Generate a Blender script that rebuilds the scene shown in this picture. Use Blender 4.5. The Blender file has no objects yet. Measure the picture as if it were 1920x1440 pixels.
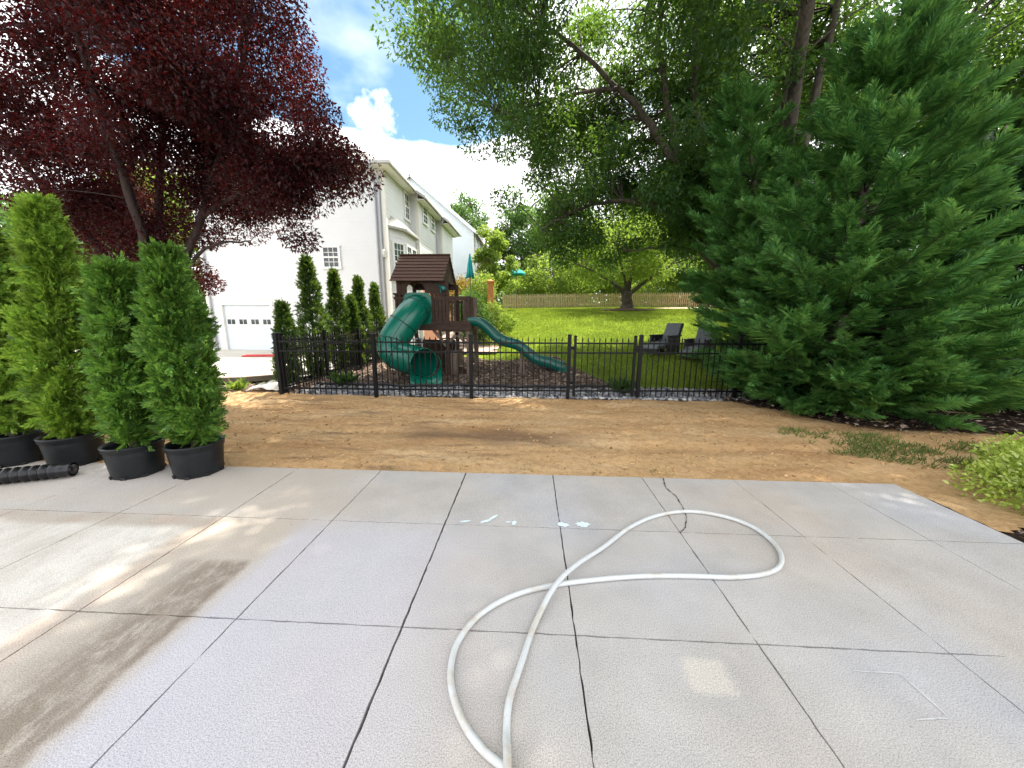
import bpy, bmesh, math, random
import numpy as np
from mathutils import Vector, Matrix

sc = bpy.context.scene
COL = sc.collection
R = math.radians

# ------------------------------------------------------------------ camera
cam_d = bpy.data.cameras.new('camera')
cam = bpy.data.objects.new('camera', cam_d)
COL.objects.link(cam)
yaw, pit, rol = 0.0498952648, 0.185769621, 0.00497755669
Fv = Vector((-math.sin(yaw)*math.cos(pit), math.cos(yaw)*math.cos(pit), -math.sin(pit)))
Rv = Vector((math.cos(yaw), math.sin(yaw), 0))
Uv = Rv.cross(Fv)
R2 = math.cos(rol)*Rv + math.sin(rol)*Uv
U2 = -math.sin(rol)*Rv + math.cos(rol)*Uv
m = Matrix((R2, U2, -Fv)).transposed().to_4x4()
m.translation = Vector((0, 0, 1.6126))
cam.matrix_world = m
cam_d.sensor_fit = 'HORIZONTAL'
cam_d.sensor_width = 36
cam_d.lens = 36*660/1920
cam_d.clip_start = 0.05
cam_d.clip_end = 3000
sc.camera = cam

# ------------------------------------------------------------------ light
SUN_EL, SUN_AZ = R(67), R(35)            # azimuth measured from +Y towards +X
sdir = Vector((math.sin(SUN_AZ)*math.cos(SUN_EL), math.cos(SUN_AZ)*math.cos(SUN_EL), math.sin(SUN_EL)))
sun_d = bpy.data.lights.new('sun', 'SUN')
sun_d.energy = 3.3
sun_d.angle = R(0.55)
sun_d.color = (1.0, 0.93, 0.82)
sun = bpy.data.objects.new('sun', sun_d)
COL.objects.link(sun)
sun.rotation_euler = sdir.to_track_quat('Z', 'Y').to_euler()
sun.location = (5, 10, 30)

w = bpy.data.worlds.new('World')
sc.world = w
w.use_nodes = True
w.cycles.sampling_method = 'MANUAL'
w.cycles.sample_map_resolution = 1024
wt = w.node_tree
wt.nodes.clear()


def wn(t, **k):
    n = wt.nodes.new(t)
    for a, b in k.items():
        setattr(n, a, b)
    return n


def wl(a, b):
    wt.links.new(a, b)


wo = wn('ShaderNodeOutputWorld')
bg = wn('ShaderNodeBackground')
bg.inputs['Strength'].default_value = 0.13
sky = wn('ShaderNodeTexSky', sky_type='NISHITA', sun_disc=False)
sky.sun_elevation = SUN_EL
sky.sun_rotation = SUN_AZ
sky.air_density = 1.0
sky.dust_density = 0.6
sky.ozone_density = 1.5
tc = wn('ShaderNodeTexCoord')


def wmath(op, a, b=None, c=None, clamp=False):
    n = wn('ShaderNodeMath', operation=op, use_clamp=clamp)
    for i, v in enumerate((a, b, c)):
        if v is None:
            continue
        if isinstance(v, (int, float)):
            n.inputs[i].default_value = v
        else:
            wl(v, n.inputs[i])
    return n.outputs[0]


def wsmooth(v, a, b):
    n = wn('ShaderNodeMapRange', interpolation_type='SMOOTHSTEP')
    wl(v, n.inputs[0])
    n.inputs[1].default_value = a
    n.inputs[2].default_value = b
    return n.outputs[0]


sepd = wn('ShaderNodeSeparateXYZ')
wl(tc.outputs['Generated'], sepd.inputs[0])
dz = wmath('MAXIMUM', sepd.outputs[2], 0.0)
den = wmath('ADD', dz, 0.22)
cmb = wn('ShaderNodeCombineXYZ')
wl(wmath('DIVIDE', sepd.outputs[0], den), cmb.inputs[0])
wl(wmath('DIVIDE', sepd.outputs[1], den), cmb.inputs[1])
cn = wn('ShaderNodeTexNoise')
cn.inputs['Scale'].default_value = 2.3
cn.inputs['Detail'].default_value = 7
cn.inputs['Roughness'].default_value = 0.56
wl(cmb.outputs[0], cn.inputs['Vector'])
# a clearing of blue sky over the neighbouring houses
dotn = wn('ShaderNodeVectorMath', operation='DOT_PRODUCT')
cdir = Vector((-0.43, 0.77, 0.50)).normalized()
dotn.inputs[1].default_value = cdir
wl(tc.outputs['Generated'], dotn.inputs[0])
CUM = (Fv+R2*(700-960)/660-U2*(212-720)/660).normalized()     # low over the white house
clear = wsmooth(dotn.outputs['Value'], math.cos(R(27)), math.cos(R(12)))
lowb = wsmooth(sepd.outputs[2], 0.42, 0.36)          # cloud bank low over the horizon
bank = wmath('MULTIPLY', lowb, 0.55)
thr = wmath('SUBTRACT', wmath('ADD', wmath('MULTIPLY', clear, 0.34), 0.34), bank)
dot2 = wn('ShaderNodeVectorMath', operation='DOT_PRODUCT')
dot2.inputs[1].default_value = CUM
wl(tc.outputs['Generated'], dot2.inputs[0])
puff = wsmooth(dot2.outputs['Value'], math.cos(R(3.6)), math.cos(R(.4)))     # one small cumulus
cl = wmath('MULTIPLY', wmath('SUBTRACT', cn.outputs['Fac'], thr), 6.0, clamp=True)
cn3 = wn('ShaderNodeTexNoise')
cn3.inputs['Scale'].default_value = 17
cn3.inputs['Detail'].default_value = 6
cn3.inputs['Roughness'].default_value = 0.6
wl(tc.outputs['Generated'], cn3.inputs['Vector'])
pf_ = wmath('ADD', wmath('MULTIPLY', puff, .62), wmath('MULTIPLY', cn3.outputs['Fac'], 1.9))
pf_ = wmath('MULTIPLY', wmath('SUBTRACT', pf_, 1.25), 1.7, clamp=True)
pf_ = wmath('MULTIPLY', pf_, wsmooth(dot2.outputs['Value'], math.cos(R(5.2)), math.cos(R(3.4))))
cl = wmath('MAXIMUM', cl, pf_)
cwisp = wn('ShaderNodeTexNoise')
cwisp.inputs['Scale'].default_value = 3.5
cwisp.inputs['Detail'].default_value = 5
wl(cmb.outputs[0], cwisp.inputs['Vector'])
cl = wmath('MAXIMUM', cl, wmath('MULTIPLY', wmath('SUBTRACT', cwisp.outputs['Fac'], .50), 1.3, clamp=True))
cn2 = wn('ShaderNodeTexNoise')
cn2.inputs['Scale'].default_value = 1.6
cn2.inputs['Detail'].default_value = 4
wl(cmb.outputs[0], cn2.inputs['Vector'])
cbr = wmath('ADD', wmath('MULTIPLY', cn2.outputs['Fac'], 3.5), 4.6)
ccol = wn('ShaderNodeCombineXYZ')
wl(cbr, ccol.inputs[0])
wl(wmath('MULTIPLY', cbr, 1.0), ccol.inputs[1])
wl(wmath('MULTIPLY', cbr, 1.03), ccol.inputs[2])
mx = wn('ShaderNodeMix', data_type='RGBA')
wl(cl, mx.inputs['Factor'])
skm = wn('ShaderNodeMix', data_type='RGBA', blend_type='MULTIPLY')
skm.inputs['Factor'].default_value = 1
wl(sky.outputs[0], skm.inputs[6])
skm.inputs[7].default_value = (.45, .55, .53, 1)
wl(skm.outputs[2], mx.inputs[6])
wl(ccol.outputs[0], mx.inputs[7])
wl(mx.outputs[2], bg.inputs['Color'])
wl(bg.outputs[0], wo.inputs[0])

sc.view_settings.view_transform = 'Standard'
sc.view_settings.look = 'None'
sc.view_settings.gamma = 1
sc.view_settings.exposure = 1.78
sc.render.engine = 'CYCLES'
cy = sc.cycles
cy.max_bounces = 7
cy.diffuse_bounces = 4
cy.glossy_bounces = 2
cy.transmission_bounces = 4
cy.transparent_max_bounces = 4
cy.caustics_reflective = False
cy.caustics_refractive = False
cy.sample_clamp_indirect = 6
cy.use_denoising = True
cy.denoiser = 'OPENIMAGEDENOISE'
cy.denoising_input_passes = 'RGB_ALBEDO_NORMAL'
cy.denoising_prefilter = 'NONE'


# ------------------------------------------------------------------ numeric helpers
def smooth(a, b, v):
    t = np.clip((np.asarray(v, float)-a)/(b-a), 0, 1)
    return t*t*(3-2*t)


def vnoise(x, y, seed=0):
    x = np.asarray(x, float)
    y = np.asarray(y, float)
    g = np.random.default_rng(seed).random((256, 256))
    xi = np.floor(x).astype(int)
    yi = np.floor(y).astype(int)
    fx, fy = x-xi, y-yi
    fx, fy = fx*fx*(3-2*fx), fy*fy*(3-2*fy)
    a, b = g[xi % 256, yi % 256], g[(xi+1) % 256, yi % 256]
    c, d = g[xi % 256, (yi+1) % 256], g[(xi+1) % 256, (yi+1) % 256]
    return (a*(1-fx)+b*fx)*(1-fy)+(c*(1-fx)+d*fx)*fy


def fbm(x, y, seed=0, o=4):
    s, a, t = 0, 1.0, 0
    for k in range(o):
        s = s+a*vnoise(x*2**k, y*2**k, seed+k)
        t += a
        a *= .5
    return s/t


def hgt(x, y):
    """height of the yard: flat by the patio and drive, rising as a lawn bank"""
    x = np.asarray(x, float)
    y = np.asarray(y, float)
    s = smooth(-6.2, -3.2, x)
    y0 = 7.8+2.7*(1-smooth(-1.5, 1.2, x))
    t = y-y0
    up = 0.15*(np.sqrt(t*t+0.5)+t)/2
    top = 2.05+0.06*np.clip(y-22, 0, 16)
    k = 6.0
    hh = -np.log(np.exp(-k*up)+np.exp(-k*top))/k
    hh = np.maximum(hh, 0)*smooth(7.0, 8.5, y)
    return s*hh+0.012*np.clip(x, 0, 15)*smooth(9, 22, y)


def H(x, y):
    return float(hgt(x, y))


# ------------------------------------------------------------------ scene helpers
def thing(name, label, cat, loc=(0, 0, 0), rotz=0.0, group=None):
    o = bpy.data.objects.new(name, None)
    o.empty_display_size = .2
    COL.objects.link(o)
    o.location = loc
    o.rotation_euler = (0, 0, rotz)
    o['label'] = label
    o['category'] = cat
    if group:
        o['group'] = group
    return o


def tag(o, label, cat, group=None):
    o['label'] = label
    o['category'] = cat
    if group:
        o['group'] = group
    return o


def dup(root, loc, rotz, label, group=None, scale=None):
    def cp(o, par):
        c = o.copy()
        COL.objects.link(c)
        c.parent = par
        for ch in list(o.children):
            cp(ch, c)
        return c
    r = cp(root, None)
    r.location = loc
    r.rotation_euler = (0, 0, rotz)
    if scale:
        r.scale = scale
    r['label'] = label
    if group:
        r['group'] = group
    return r


def link_mesh(name, me, mat, parent=None, kind=None, smooth_=False):
    o = bpy.data.objects.new(name, me)
    COL.objects.link(o)
    if mat:
        me.materials.append(mat)
    if parent:
        o.parent = parent
    if kind:
        o['kind'] = kind
    if smooth_:
        me.polygons.foreach_set('use_smooth', [True]*len(me.polygons))
    return o


def npmesh(name, V, F):
    V = np.asarray(V, np.float32)
    F = np.asarray(F, np.int32)
    me = bpy.data.meshes.new(name)
    n, k = F.shape
    me.vertices.add(len(V))
    me.vertices.foreach_set('co', V.ravel())
    me.loops.add(n*k)
    me.loops.foreach_set('vertex_index', F.ravel())
    me.polygons.add(n)
    me.polygons.foreach_set('loop_start', np.arange(n, dtype=np.int32)*k)
    me.update(calc_edges=True)
    me.validate()
    return me


class MB:
    """collects boxes, bars, tubes; coordinates are given relative to off"""

    def __init__(s, off=(0, 0, 0)):
        s.v, s.f = [], []
        s.off = Vector(off)

    def add(s, vs, fs):
        b = len(s.v)
        s.v += [tuple(Vector(v)-s.off) for v in vs]
        s.f += [tuple(b+i for i in f) for f in fs]

    def box(s, x0, x1, y0, y1, z0, z1):
        vs = [(x, y, z) for z in (z0, z1) for y in (y0, y1) for x in (x0, x1)]
        s.add(vs, [(0, 2, 3, 1), (4, 5, 7, 6), (0, 1, 5, 4), (2, 6, 7, 3), (0, 4, 6, 2), (1, 3, 7, 5)])

    def obox(s, p, ax, ay, az):
        """box centred at p with half axes"""
        p, ax, ay, az = map(Vector, (p, ax, ay, az))
        vs = [p+ax*i+ay*j+az*k for k in (-1, 1) for j in (-1, 1) for i in (-1, 1)]
        s.add(vs, [(0, 2, 3, 1), (4, 5, 7, 6), (0, 1, 5, 4), (2, 6, 7, 3), (0, 4, 6, 2), (1, 3, 7, 5)])

    def bar(s, p0, p1, w, h=None, up=(0, 0, 1)):
        p0, p1 = Vector(p0), Vector(p1)
        h = h or w
        d = p1-p0
        L = d.length
        d.normalize()
        u = Vector(up)
        if abs(d.dot(u)) > .95:
            u = Vector((0, 1, 0))
        sd = d.cross(u).normalized()
        u = sd.cross(d)
        s.obox((p0+p1)/2, d*L/2, sd*w/2, u*h/2)

    def tube(s, pts, rad, n=8, cap=True):
        pts = [Vector(p) for p in pts]
        if not hasattr(rad, '__len__'):
            rad = [rad]*len(pts)
        vs = []
        pr = None
        for i, p in enumerate(pts):
            d = (pts[min(i+1, len(pts)-1)]-pts[max(i-1, 0)])
            if d.length < 1e-9:
                d = Vector((0, 0, 1))
            d.normalize()
            if pr is None:
                a = Vector((0, 0, 1)) if abs(d.z) < .9 else Vector((1, 0, 0))
                u = d.cross(a).normalized()
            else:
                u = (pr-d*pr.dot(d)).normalized()
            pr = u
            v = d.cross(u)
            for k in range(n):
                t = 2*math.pi*k/n
                vs.append(p+(u*math.cos(t)+v*math.sin(t))*rad[i])
        fs = []
        for i in range(len(pts)-1):
            for k in range(n):
                a, b = i*n+k, i*n+(k+1) % n
                fs.append((a, b, b+n, a+n))
        if cap:
            fs.append(tuple(range(n-1, -1, -1)))
            e = (len(pts)-1)*n
            fs.append(tuple(range(e, e+n)))
        s.add(vs, fs)

    def lathe(s, prof, c, n=32):
        vs = []
        for r, z in prof:
            for k in range(n):
                t = 2*math.pi*k/n
                vs.append((c[0]+r*math.cos(t), c[1]+r*math.sin(t), c[2]+z))
        fs = []
        for i in range(len(prof)-1):
            for k in range(n):
                a, b = i*n+k, i*n+(k+1) % n
                fs.append((a, b, b+n, a+n))
        s.add(vs, fs)

    def prism(s, poly, vec):
        """extrude a polygon (3d points) by vec"""
        vec = Vector(vec)
        n = len(poly)
        a = [Vector(p) for p in poly]
        s.add(a+[p+vec for p in a], [tuple(range(n-1, -1, -1)), tuple(range(n, 2*n))] +
              [(i, (i+1) % n, n+(i+1) % n, n+i) for i in range(n)])

    def build(s, name, mat, parent=None, kind=None, smooth_=False, bevel=0):
        me = bpy.data.meshes.new(name)
        me.from_pydata(s.v, [], s.f)
        me.update()
        bm = bmesh.new()
        bm.from_mesh(me)
        bmesh.ops.recalc_face_normals(bm, faces=bm.faces)
        bm.to_mesh(me)
        bm.free()
        o = link_mesh(name, me, mat, parent, kind, smooth_)
        if bevel:
            md = o.modifiers.new('bevel', 'BEVEL')
            md.width = bevel
            md.segments = 2
            md.limit_method = 'ANGLE'
        return o


def crom(P, n=8, closed=False):
    P = [Vector(p) for p in P]
    out = []
    for i in range(len(P)-1):
        p0 = P[max(i-1, 0)]
        p1, p2 = P[i], P[i+1]
        p3 = P[min(i+2, len(P)-1)]
        for k in range(n):
            t = k/n
            out.append(.5*((2*p1)+(p2-p0)*t+(2*p0-5*p1+4*p2-p3)*t*t+(3*p1-p0-3*p2+p3)*t**3))
    out.append(P[-1])
    return out


# ------------------------------------------------------------------ materials
class Nodes:
    def __init__(s, name):
        s.m = bpy.data.materials.new(name)
        s.m.use_nodes = True
        s.t = s.m.node_tree
        s.t.nodes.clear()
        s.out = s.n('ShaderNodeOutputMaterial')
        s._co = None

    def n(s, t, **k):
        n = s.t.nodes.new(t)
        for a, b in k.items():
            setattr(n, a, b)
        return n

    def l(s, a, b):
        s.t.links.new(a, b)

    def setin(s, sock, v):
        if v is None:
            return
        if isinstance(v, bpy.types.NodeSocket):
            s.l(v, sock)
        elif isinstance(v, (tuple, list)) and len(v) == 3 and sock.type == 'RGBA':
            sock.default_value = (*v, 1)
        else:
            sock.default_value = v

    def co(s):
        if s._co is None:
            s._co = s.n('ShaderNodeTexCoord').outputs['Object']
        return s._co

    def xyz(s, v=None):
        q = s.n('ShaderNodeSeparateXYZ')
        s.l(v or s.co(), q.inputs[0])
        return q.outputs

    def scaled(s, sx, sy, sz, v=None, rot=0):
        q = s.n('ShaderNodeMapping')
        s.l(v or s.co(), q.inputs[0])
        q.inputs['Scale'].default_value = (sx, sy, sz)
        q.inputs['Rotation'].default_value = (0, 0, rot)
        return q.outputs[0]

    def math(s, op, a, b=None, clamp=False):
        q = s.n('ShaderNodeMath', operation=op, use_clamp=clamp)
        s.setin(q.inputs[0], a)
        s.setin(q.inputs[1], b)
        return q.outputs[0]

    def noise(s, scale, detail=4, rough=.55, v=None, col=False):
        q = s.n('ShaderNodeTexNoise')
        s.l(v or s.co(), q.inputs['Vector'])
        q.inputs['Scale'].default_value = scale
        q.inputs['Detail'].default_value = detail
        q.inputs['Roughness'].default_value = rough
        return q.outputs['Color' if col else 'Fac']

    def vor(s, scale, v=None, out='Distance', feature='F1'):
        q = s.n('ShaderNodeTexVoronoi', feature=feature)
        s.l(v or s.co(), q.inputs['Vector'])
        q.inputs['Scale'].default_value = scale
        return q.outputs[out]

    def ss(s, v, a, b, lo=0., hi=1.):
        q = s.n('ShaderNodeMapRange', interpolation_type='SMOOTHSTEP')
        s.setin(q.inputs[0], v)
        for i, x in enumerate((a, b, lo, hi)):
            q.inputs[i+1].default_value = x
        return q.outputs[0]

    def mix(s, f, a, b, mode='MIX'):
        q = s.n('ShaderNodeMix', data_type='RGBA', blend_type=mode)
        s.setin(q.inputs['Factor'], f)
        s.setin(q.inputs[6], a)
        s.setin(q.inputs[7], b)
        return q.outputs[2]

    def ramp(s, f, stops):
        q = s.n('ShaderNodeValToRGB')
        e = q.color_ramp.elements
        while len(e) < len(stops):
            e.new(.5)
        for i, (p, c) in enumerate(stops):
            e[i].position = p
            e[i].color = (*c, 1)
        s.setin(q.inputs[0], f)
        return q.outputs[0]

    def bump(s, hsock, strength=.5, dist=.01):
        q = s.n('ShaderNodeBump')
        q.inputs['Strength'].default_value = strength
        q.inputs['Distance'].default_value = dist
        s.l(hsock, q.inputs['Height'])
        return q.outputs[0]

    def principled(s, color, rough=.6, normal=None, spec=.5, metal=0, out=True):
        q = s.n('ShaderNodeBsdfPrincipled')
        s.setin(q.inputs['Base Color'], color)
        s.setin(q.inputs['Roughness'], rough)
        s.setin(q.inputs['Specular IOR Level'], spec)
        s.setin(q.inputs['Metallic'], metal)
        if normal:
            s.l(normal, q.inputs['Normal'])
        if out:
            s.l(q.outputs[0], s.out.inputs[0])
        return q.outputs[0]


def simple(name, c, rough=.6, var=.15, scale=6, spec=.5, bump=0, bscale=60, metal=0, stretch=None):
    k = Nodes(name)
    v = k.scaled(*stretch) if stretch else k.co()
    nz = k.noise(scale, 5, .6, v)
    a = tuple(max(0, x*(1-var)) for x in c)
    b = tuple(min(1, x*(1+var)) for x in c)
    col = k.ramp(nz, [(.3, a), (.7, b)])
    nm = k.bump(k.noise(bscale, 4, .6, v), bump, .01) if bump else None
    k.principled(col, rough, nm, spec, metal)
    return k.m


def leafmat(name, cols, trans, tfac=.35, rough=.5, spec=.35, nsc=1.1, lo=.72, hi=1.2):
    """leaf: glossy front, light shining through; each leaf its own tint"""
    k = Nodes(name)
    g = k.n('ShaderNodeNewGeometry').outputs['Random Per Island']
    n = len(cols)
    col = k.ramp(g, [(i/(n-1), c) for i, c in enumerate(cols)])
    nz = k.noise(nsc, 3, .5)
    col = k.mix(1.0, col, k.ramp(nz, [(.32, (lo, lo*1.02, lo)), (.68, (hi, hi*.98, hi*.92))]), 'MULTIPLY')
    p = k.principled(col, rough, None, spec, out=False)
    tr = k.n('ShaderNodeBsdfTranslucent')
    tcol = k.mix(.35, trans, col)
    k.l(tcol, tr.inputs['Color'])
    ms = k.n('ShaderNodeMixShader')
    ms.inputs[0].default_value = tfac
    k.l(p, ms.inputs[1])
    k.l(tr.outputs[0], ms.inputs[2])
    k.l(ms.outputs[0], k.out.inputs[0])
    return k.m


M = {}
M['bark'] = simple('bark', (.10, .082, .068), .9, .45, 5, .2, .9, 14, stretch=(3, 3, .6))
M['bark_light'] = simple('bark_light', (.15, .125, .10), .9, .4, 5, .2, .9, 14, stretch=(3, 3, .6))
M['bark_plum'] = simple('bark_plum', (.045, .032, .03), .85, .4, 6, .25, .8, 16, stretch=(3, 3, .6))
M['oak_leaf'] = leafmat('oak_leaf', [(.017, .055, .030), (.028, .082, .036), (.05, .118, .04)], (.30, .52, .04), .42, .5, .35, 1.6, .65, 1.3)
M['lawn_tree_leaf'] = leafmat('lawn_tree_leaf', [(.07, .15, .025), (.11, .2, .035), (.16, .25, .045)], (.45, .62, .06), .48)
M['bright_leaf'] = leafmat('bright_leaf', [(.09, .17, .03), (.14, .24, .04), (.2, .3, .055)], (.5, .65, .08), .46)
M['mid_leaf'] = leafmat('mid_leaf', [(.035, .08, .025), (.055, .12, .03), (.08, .15, .04)], (.2, .38, .05), .4)
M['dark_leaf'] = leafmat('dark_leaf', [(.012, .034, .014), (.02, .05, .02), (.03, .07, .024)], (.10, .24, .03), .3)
M['plum_leaf'] = leafmat('plum_leaf', [(.011, .0055, .009), (.017, .007, .011), (.026, .009, .012), (.06, .013, .014)], (.60, .04, .03), .16, .45, .22, .8, .6, 1.5)
M['conifer_leaf'] = leafmat('conifer_leaf', [(.030, .115, .042), (.058, .185, .055), (.105, .27, .07), (.19, .37, .09)], (.3, .54, .09), .3, .5, .3, 3.5, .55, 1.45)
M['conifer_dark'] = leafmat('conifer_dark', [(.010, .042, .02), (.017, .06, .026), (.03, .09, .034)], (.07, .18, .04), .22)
M['thuja_leaf'] = leafmat('thuja_leaf', [(.03, .09, .018), (.055, .145, .022), (.10, .215, .03), (.17, .28, .045)], (.25, .45, .05), .3, .5, .3, 6, .5, 1.55)
M['thuja_shaded'] = leafmat('thuja_shaded', [(.009, .027, .010), (.015, .045, .012), (.026, .072, .015), (.055, .12, .022)], (.35, .55, .05), .28, .5, .25, 4, .6, 1.4)  # darker copy for the fence row, shade painted into the leaf colour
M['thuja_leaf_sunlit'] = leafmat('thuja_leaf_sunlit', [(.06, .14, .018), (.11, .22, .025), (.18, .31, .04), (.27, .39, .06)], (.4, .58, .05), .34, .5, .3, 6, .5, 1.5)  # brighter copy for the left pots, sunlight painted into the green
M['shrub_leaf'] = leafmat('shrub_leaf', [(.2, .31, .03), (.3, .43, .05), (.42, .52, .10), (.52, .6, .22)], (.5, .6, .08), .3)
M['flower_leaf'] = leafmat('flower_leaf', [(.06, .13, .03), (.2, .22, .03), (.35, .2, .03), (.4, .13, .04)], (.5, .35, .05), .4)
M['grass_blade'] = leafmat('grass_blade', [(.10, .18, .02), (.18, .27, .025), (.28, .34, .05)], (.5, .6, .06), .35, .5, .3, .7, .6, 1.3)
M['weed_blade'] = leafmat('weed_blade', [(.06, .14, .03), (.12, .2, .04), (.28, .26, .09)], (.2, .35, .06), .3)
M['black_metal'] = simple('black_metal', (.006, .006, .007), .42, .3, 20, .22)
M['black_plastic'] = simple('black_plastic', (.010, .012, .014), .42, .35, 8, .3, .15, 120)
M['pipe_plastic'] = simple('pipe_plastic', (.010, .010, .012), .3, .3, 8, .35)
M['potting_soil'] = simple('potting_soil', (.03, .02, .014), .95, .5, 30, .1, 1, 60)
M['white_paint'] = simple('white_paint', (.78, .78, .77), .55, .04, 2)
M['cream_trim'] = simple('cream_trim', (.76, .74, .68), .55, .05, 2)
M['siding'] = simple('siding', (.69, .695, .705), .5, .04, .6, .4)
M['siding_blue'] = simple('siding_blue', (.70, .76, .80), .5, .04, .6, .4)
M['roof_shingle'] = simple('roof_shingle', (.42, .41, .38), .9, .25, 14, .2, .5, 50)
M['gutter'] = simple('gutter', (.5, .5, .49), .5, .08, 4)
M['downpipe'] = simple('downpipe', (.42, .44, .48), .4, .1, 4)
M['garage_door'] = simple('garage_door', (.68, .74, .82), .45, .04, 2)
M['salmon_brick'] = simple('salmon_brick', (.55, .27, .17), .8, .25, 9, .2, .4, 40)
M['wood_dark'] = simple('wood_dark', (.052, .030, .021), .75, .4, 5, .3, .5, 25, stretch=(1.5, 1.5, 9))
M['wood_roof'] = simple('wood_roof', (.095, .050, .034), .75, .35, 5, .3, .5, 25, stretch=(2, 12, 12))
M['wood_grey'] = simple('wood_grey', (.17, .125, .095), .85, .35, 5, .2, .5, 25, stretch=(6, 6, 1))
M['wood_orange'] = simple('wood_orange', (.5, .2, .06), .7, .3, 5, .3, .3, 25, stretch=(6, 6, 1))
M['picket_wood'] = simple('picket_wood', (.45, .36, .22), .85, .3, 4, .2, .4, 25, stretch=(5, 5, 1))
M['slide_green'] = simple('slide_green', (.0, .13, .085), .27, .12, 3, .5)
M['slide_dark_green'] = simple('slide_dark_green', (.0, .085, .064), .3, .12, 3, .5)
M['slide_seam'] = simple('slide_seam', (.0, .05, .036), .4, .1, 3, .4)
M['teal_plastic'] = simple('teal_plastic', (.02, .2, .19), .4, .1, 3, .5)
M['teal_cloth'] = simple('teal_cloth', (.03, .33, .33), .8, .15, 5, .2)
M['grey_plastic'] = simple('grey_plastic', (.42, .43, .43), .5, .1, 5)
M['wicker'] = simple('wicker', (.012, .011, .012), .55, .4, 60, .4, .8, 90)
M['cushion_grey'] = simple('cushion_grey', (.15, .16, .175), .85, .12, 9, .2, .3, 150)
M['tarp'] = simple('tarp', (.6, .57, .52), .45, .2, 6, .5, .5, 20)
M['red_paint'] = simple('red_paint', (.6, .05, .05), .6, .1, 5)
M['path_sand'] = simple('path_sand', (.5, .38, .3), .95, .2, 5, .1, .4, 30)
M['edging'] = simple('edging', (.02, .02, .022), .5, .3, 10, .4)
M['timber'] = simple('timber', (.2, .155, .12), .9, .35, 5, .2, .5, 20)
M['chalk'] = simple('chalk', (.58, .58, .575), .9, .1, 40, .1)
M['blue_white_paint'] = simple('blue_white_paint', (.66, .76, .78), .6, .08, 20, .3)
M['crack'] = simple('crack', (.06, .05, .045), .95, .3, 30, .1)


def glassmat(name, c):
    k = Nodes(name)
    k.principled(k.ramp(k.noise(1.5, 3), [(.35, tuple(x*.5 for x in c)), (.7, c)]), .06, None, .6)
    return k.m


M['glass'] = glassmat('glass', (.06, .075, .075))
M['glass_green'] = glassmat('glass_green', (.03, .10, .085))


def hosemat():
    k = Nodes('hose_rubber')
    d = k.noise(5, 5, .65)
    f = k.noise(60, 3)
    col = k.mix(k.ss(d, .48, .72), (.54, .565, .56), (.46, .40, .31))
    col = k.mix(k.math('MULTIPLY', k.ss(f, .55, .75), .3), col, (.4, .35, .28))
    k.principled(col, .45, None, .5)
    return k.m


M['hose_rubber'] = hosemat()


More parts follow.
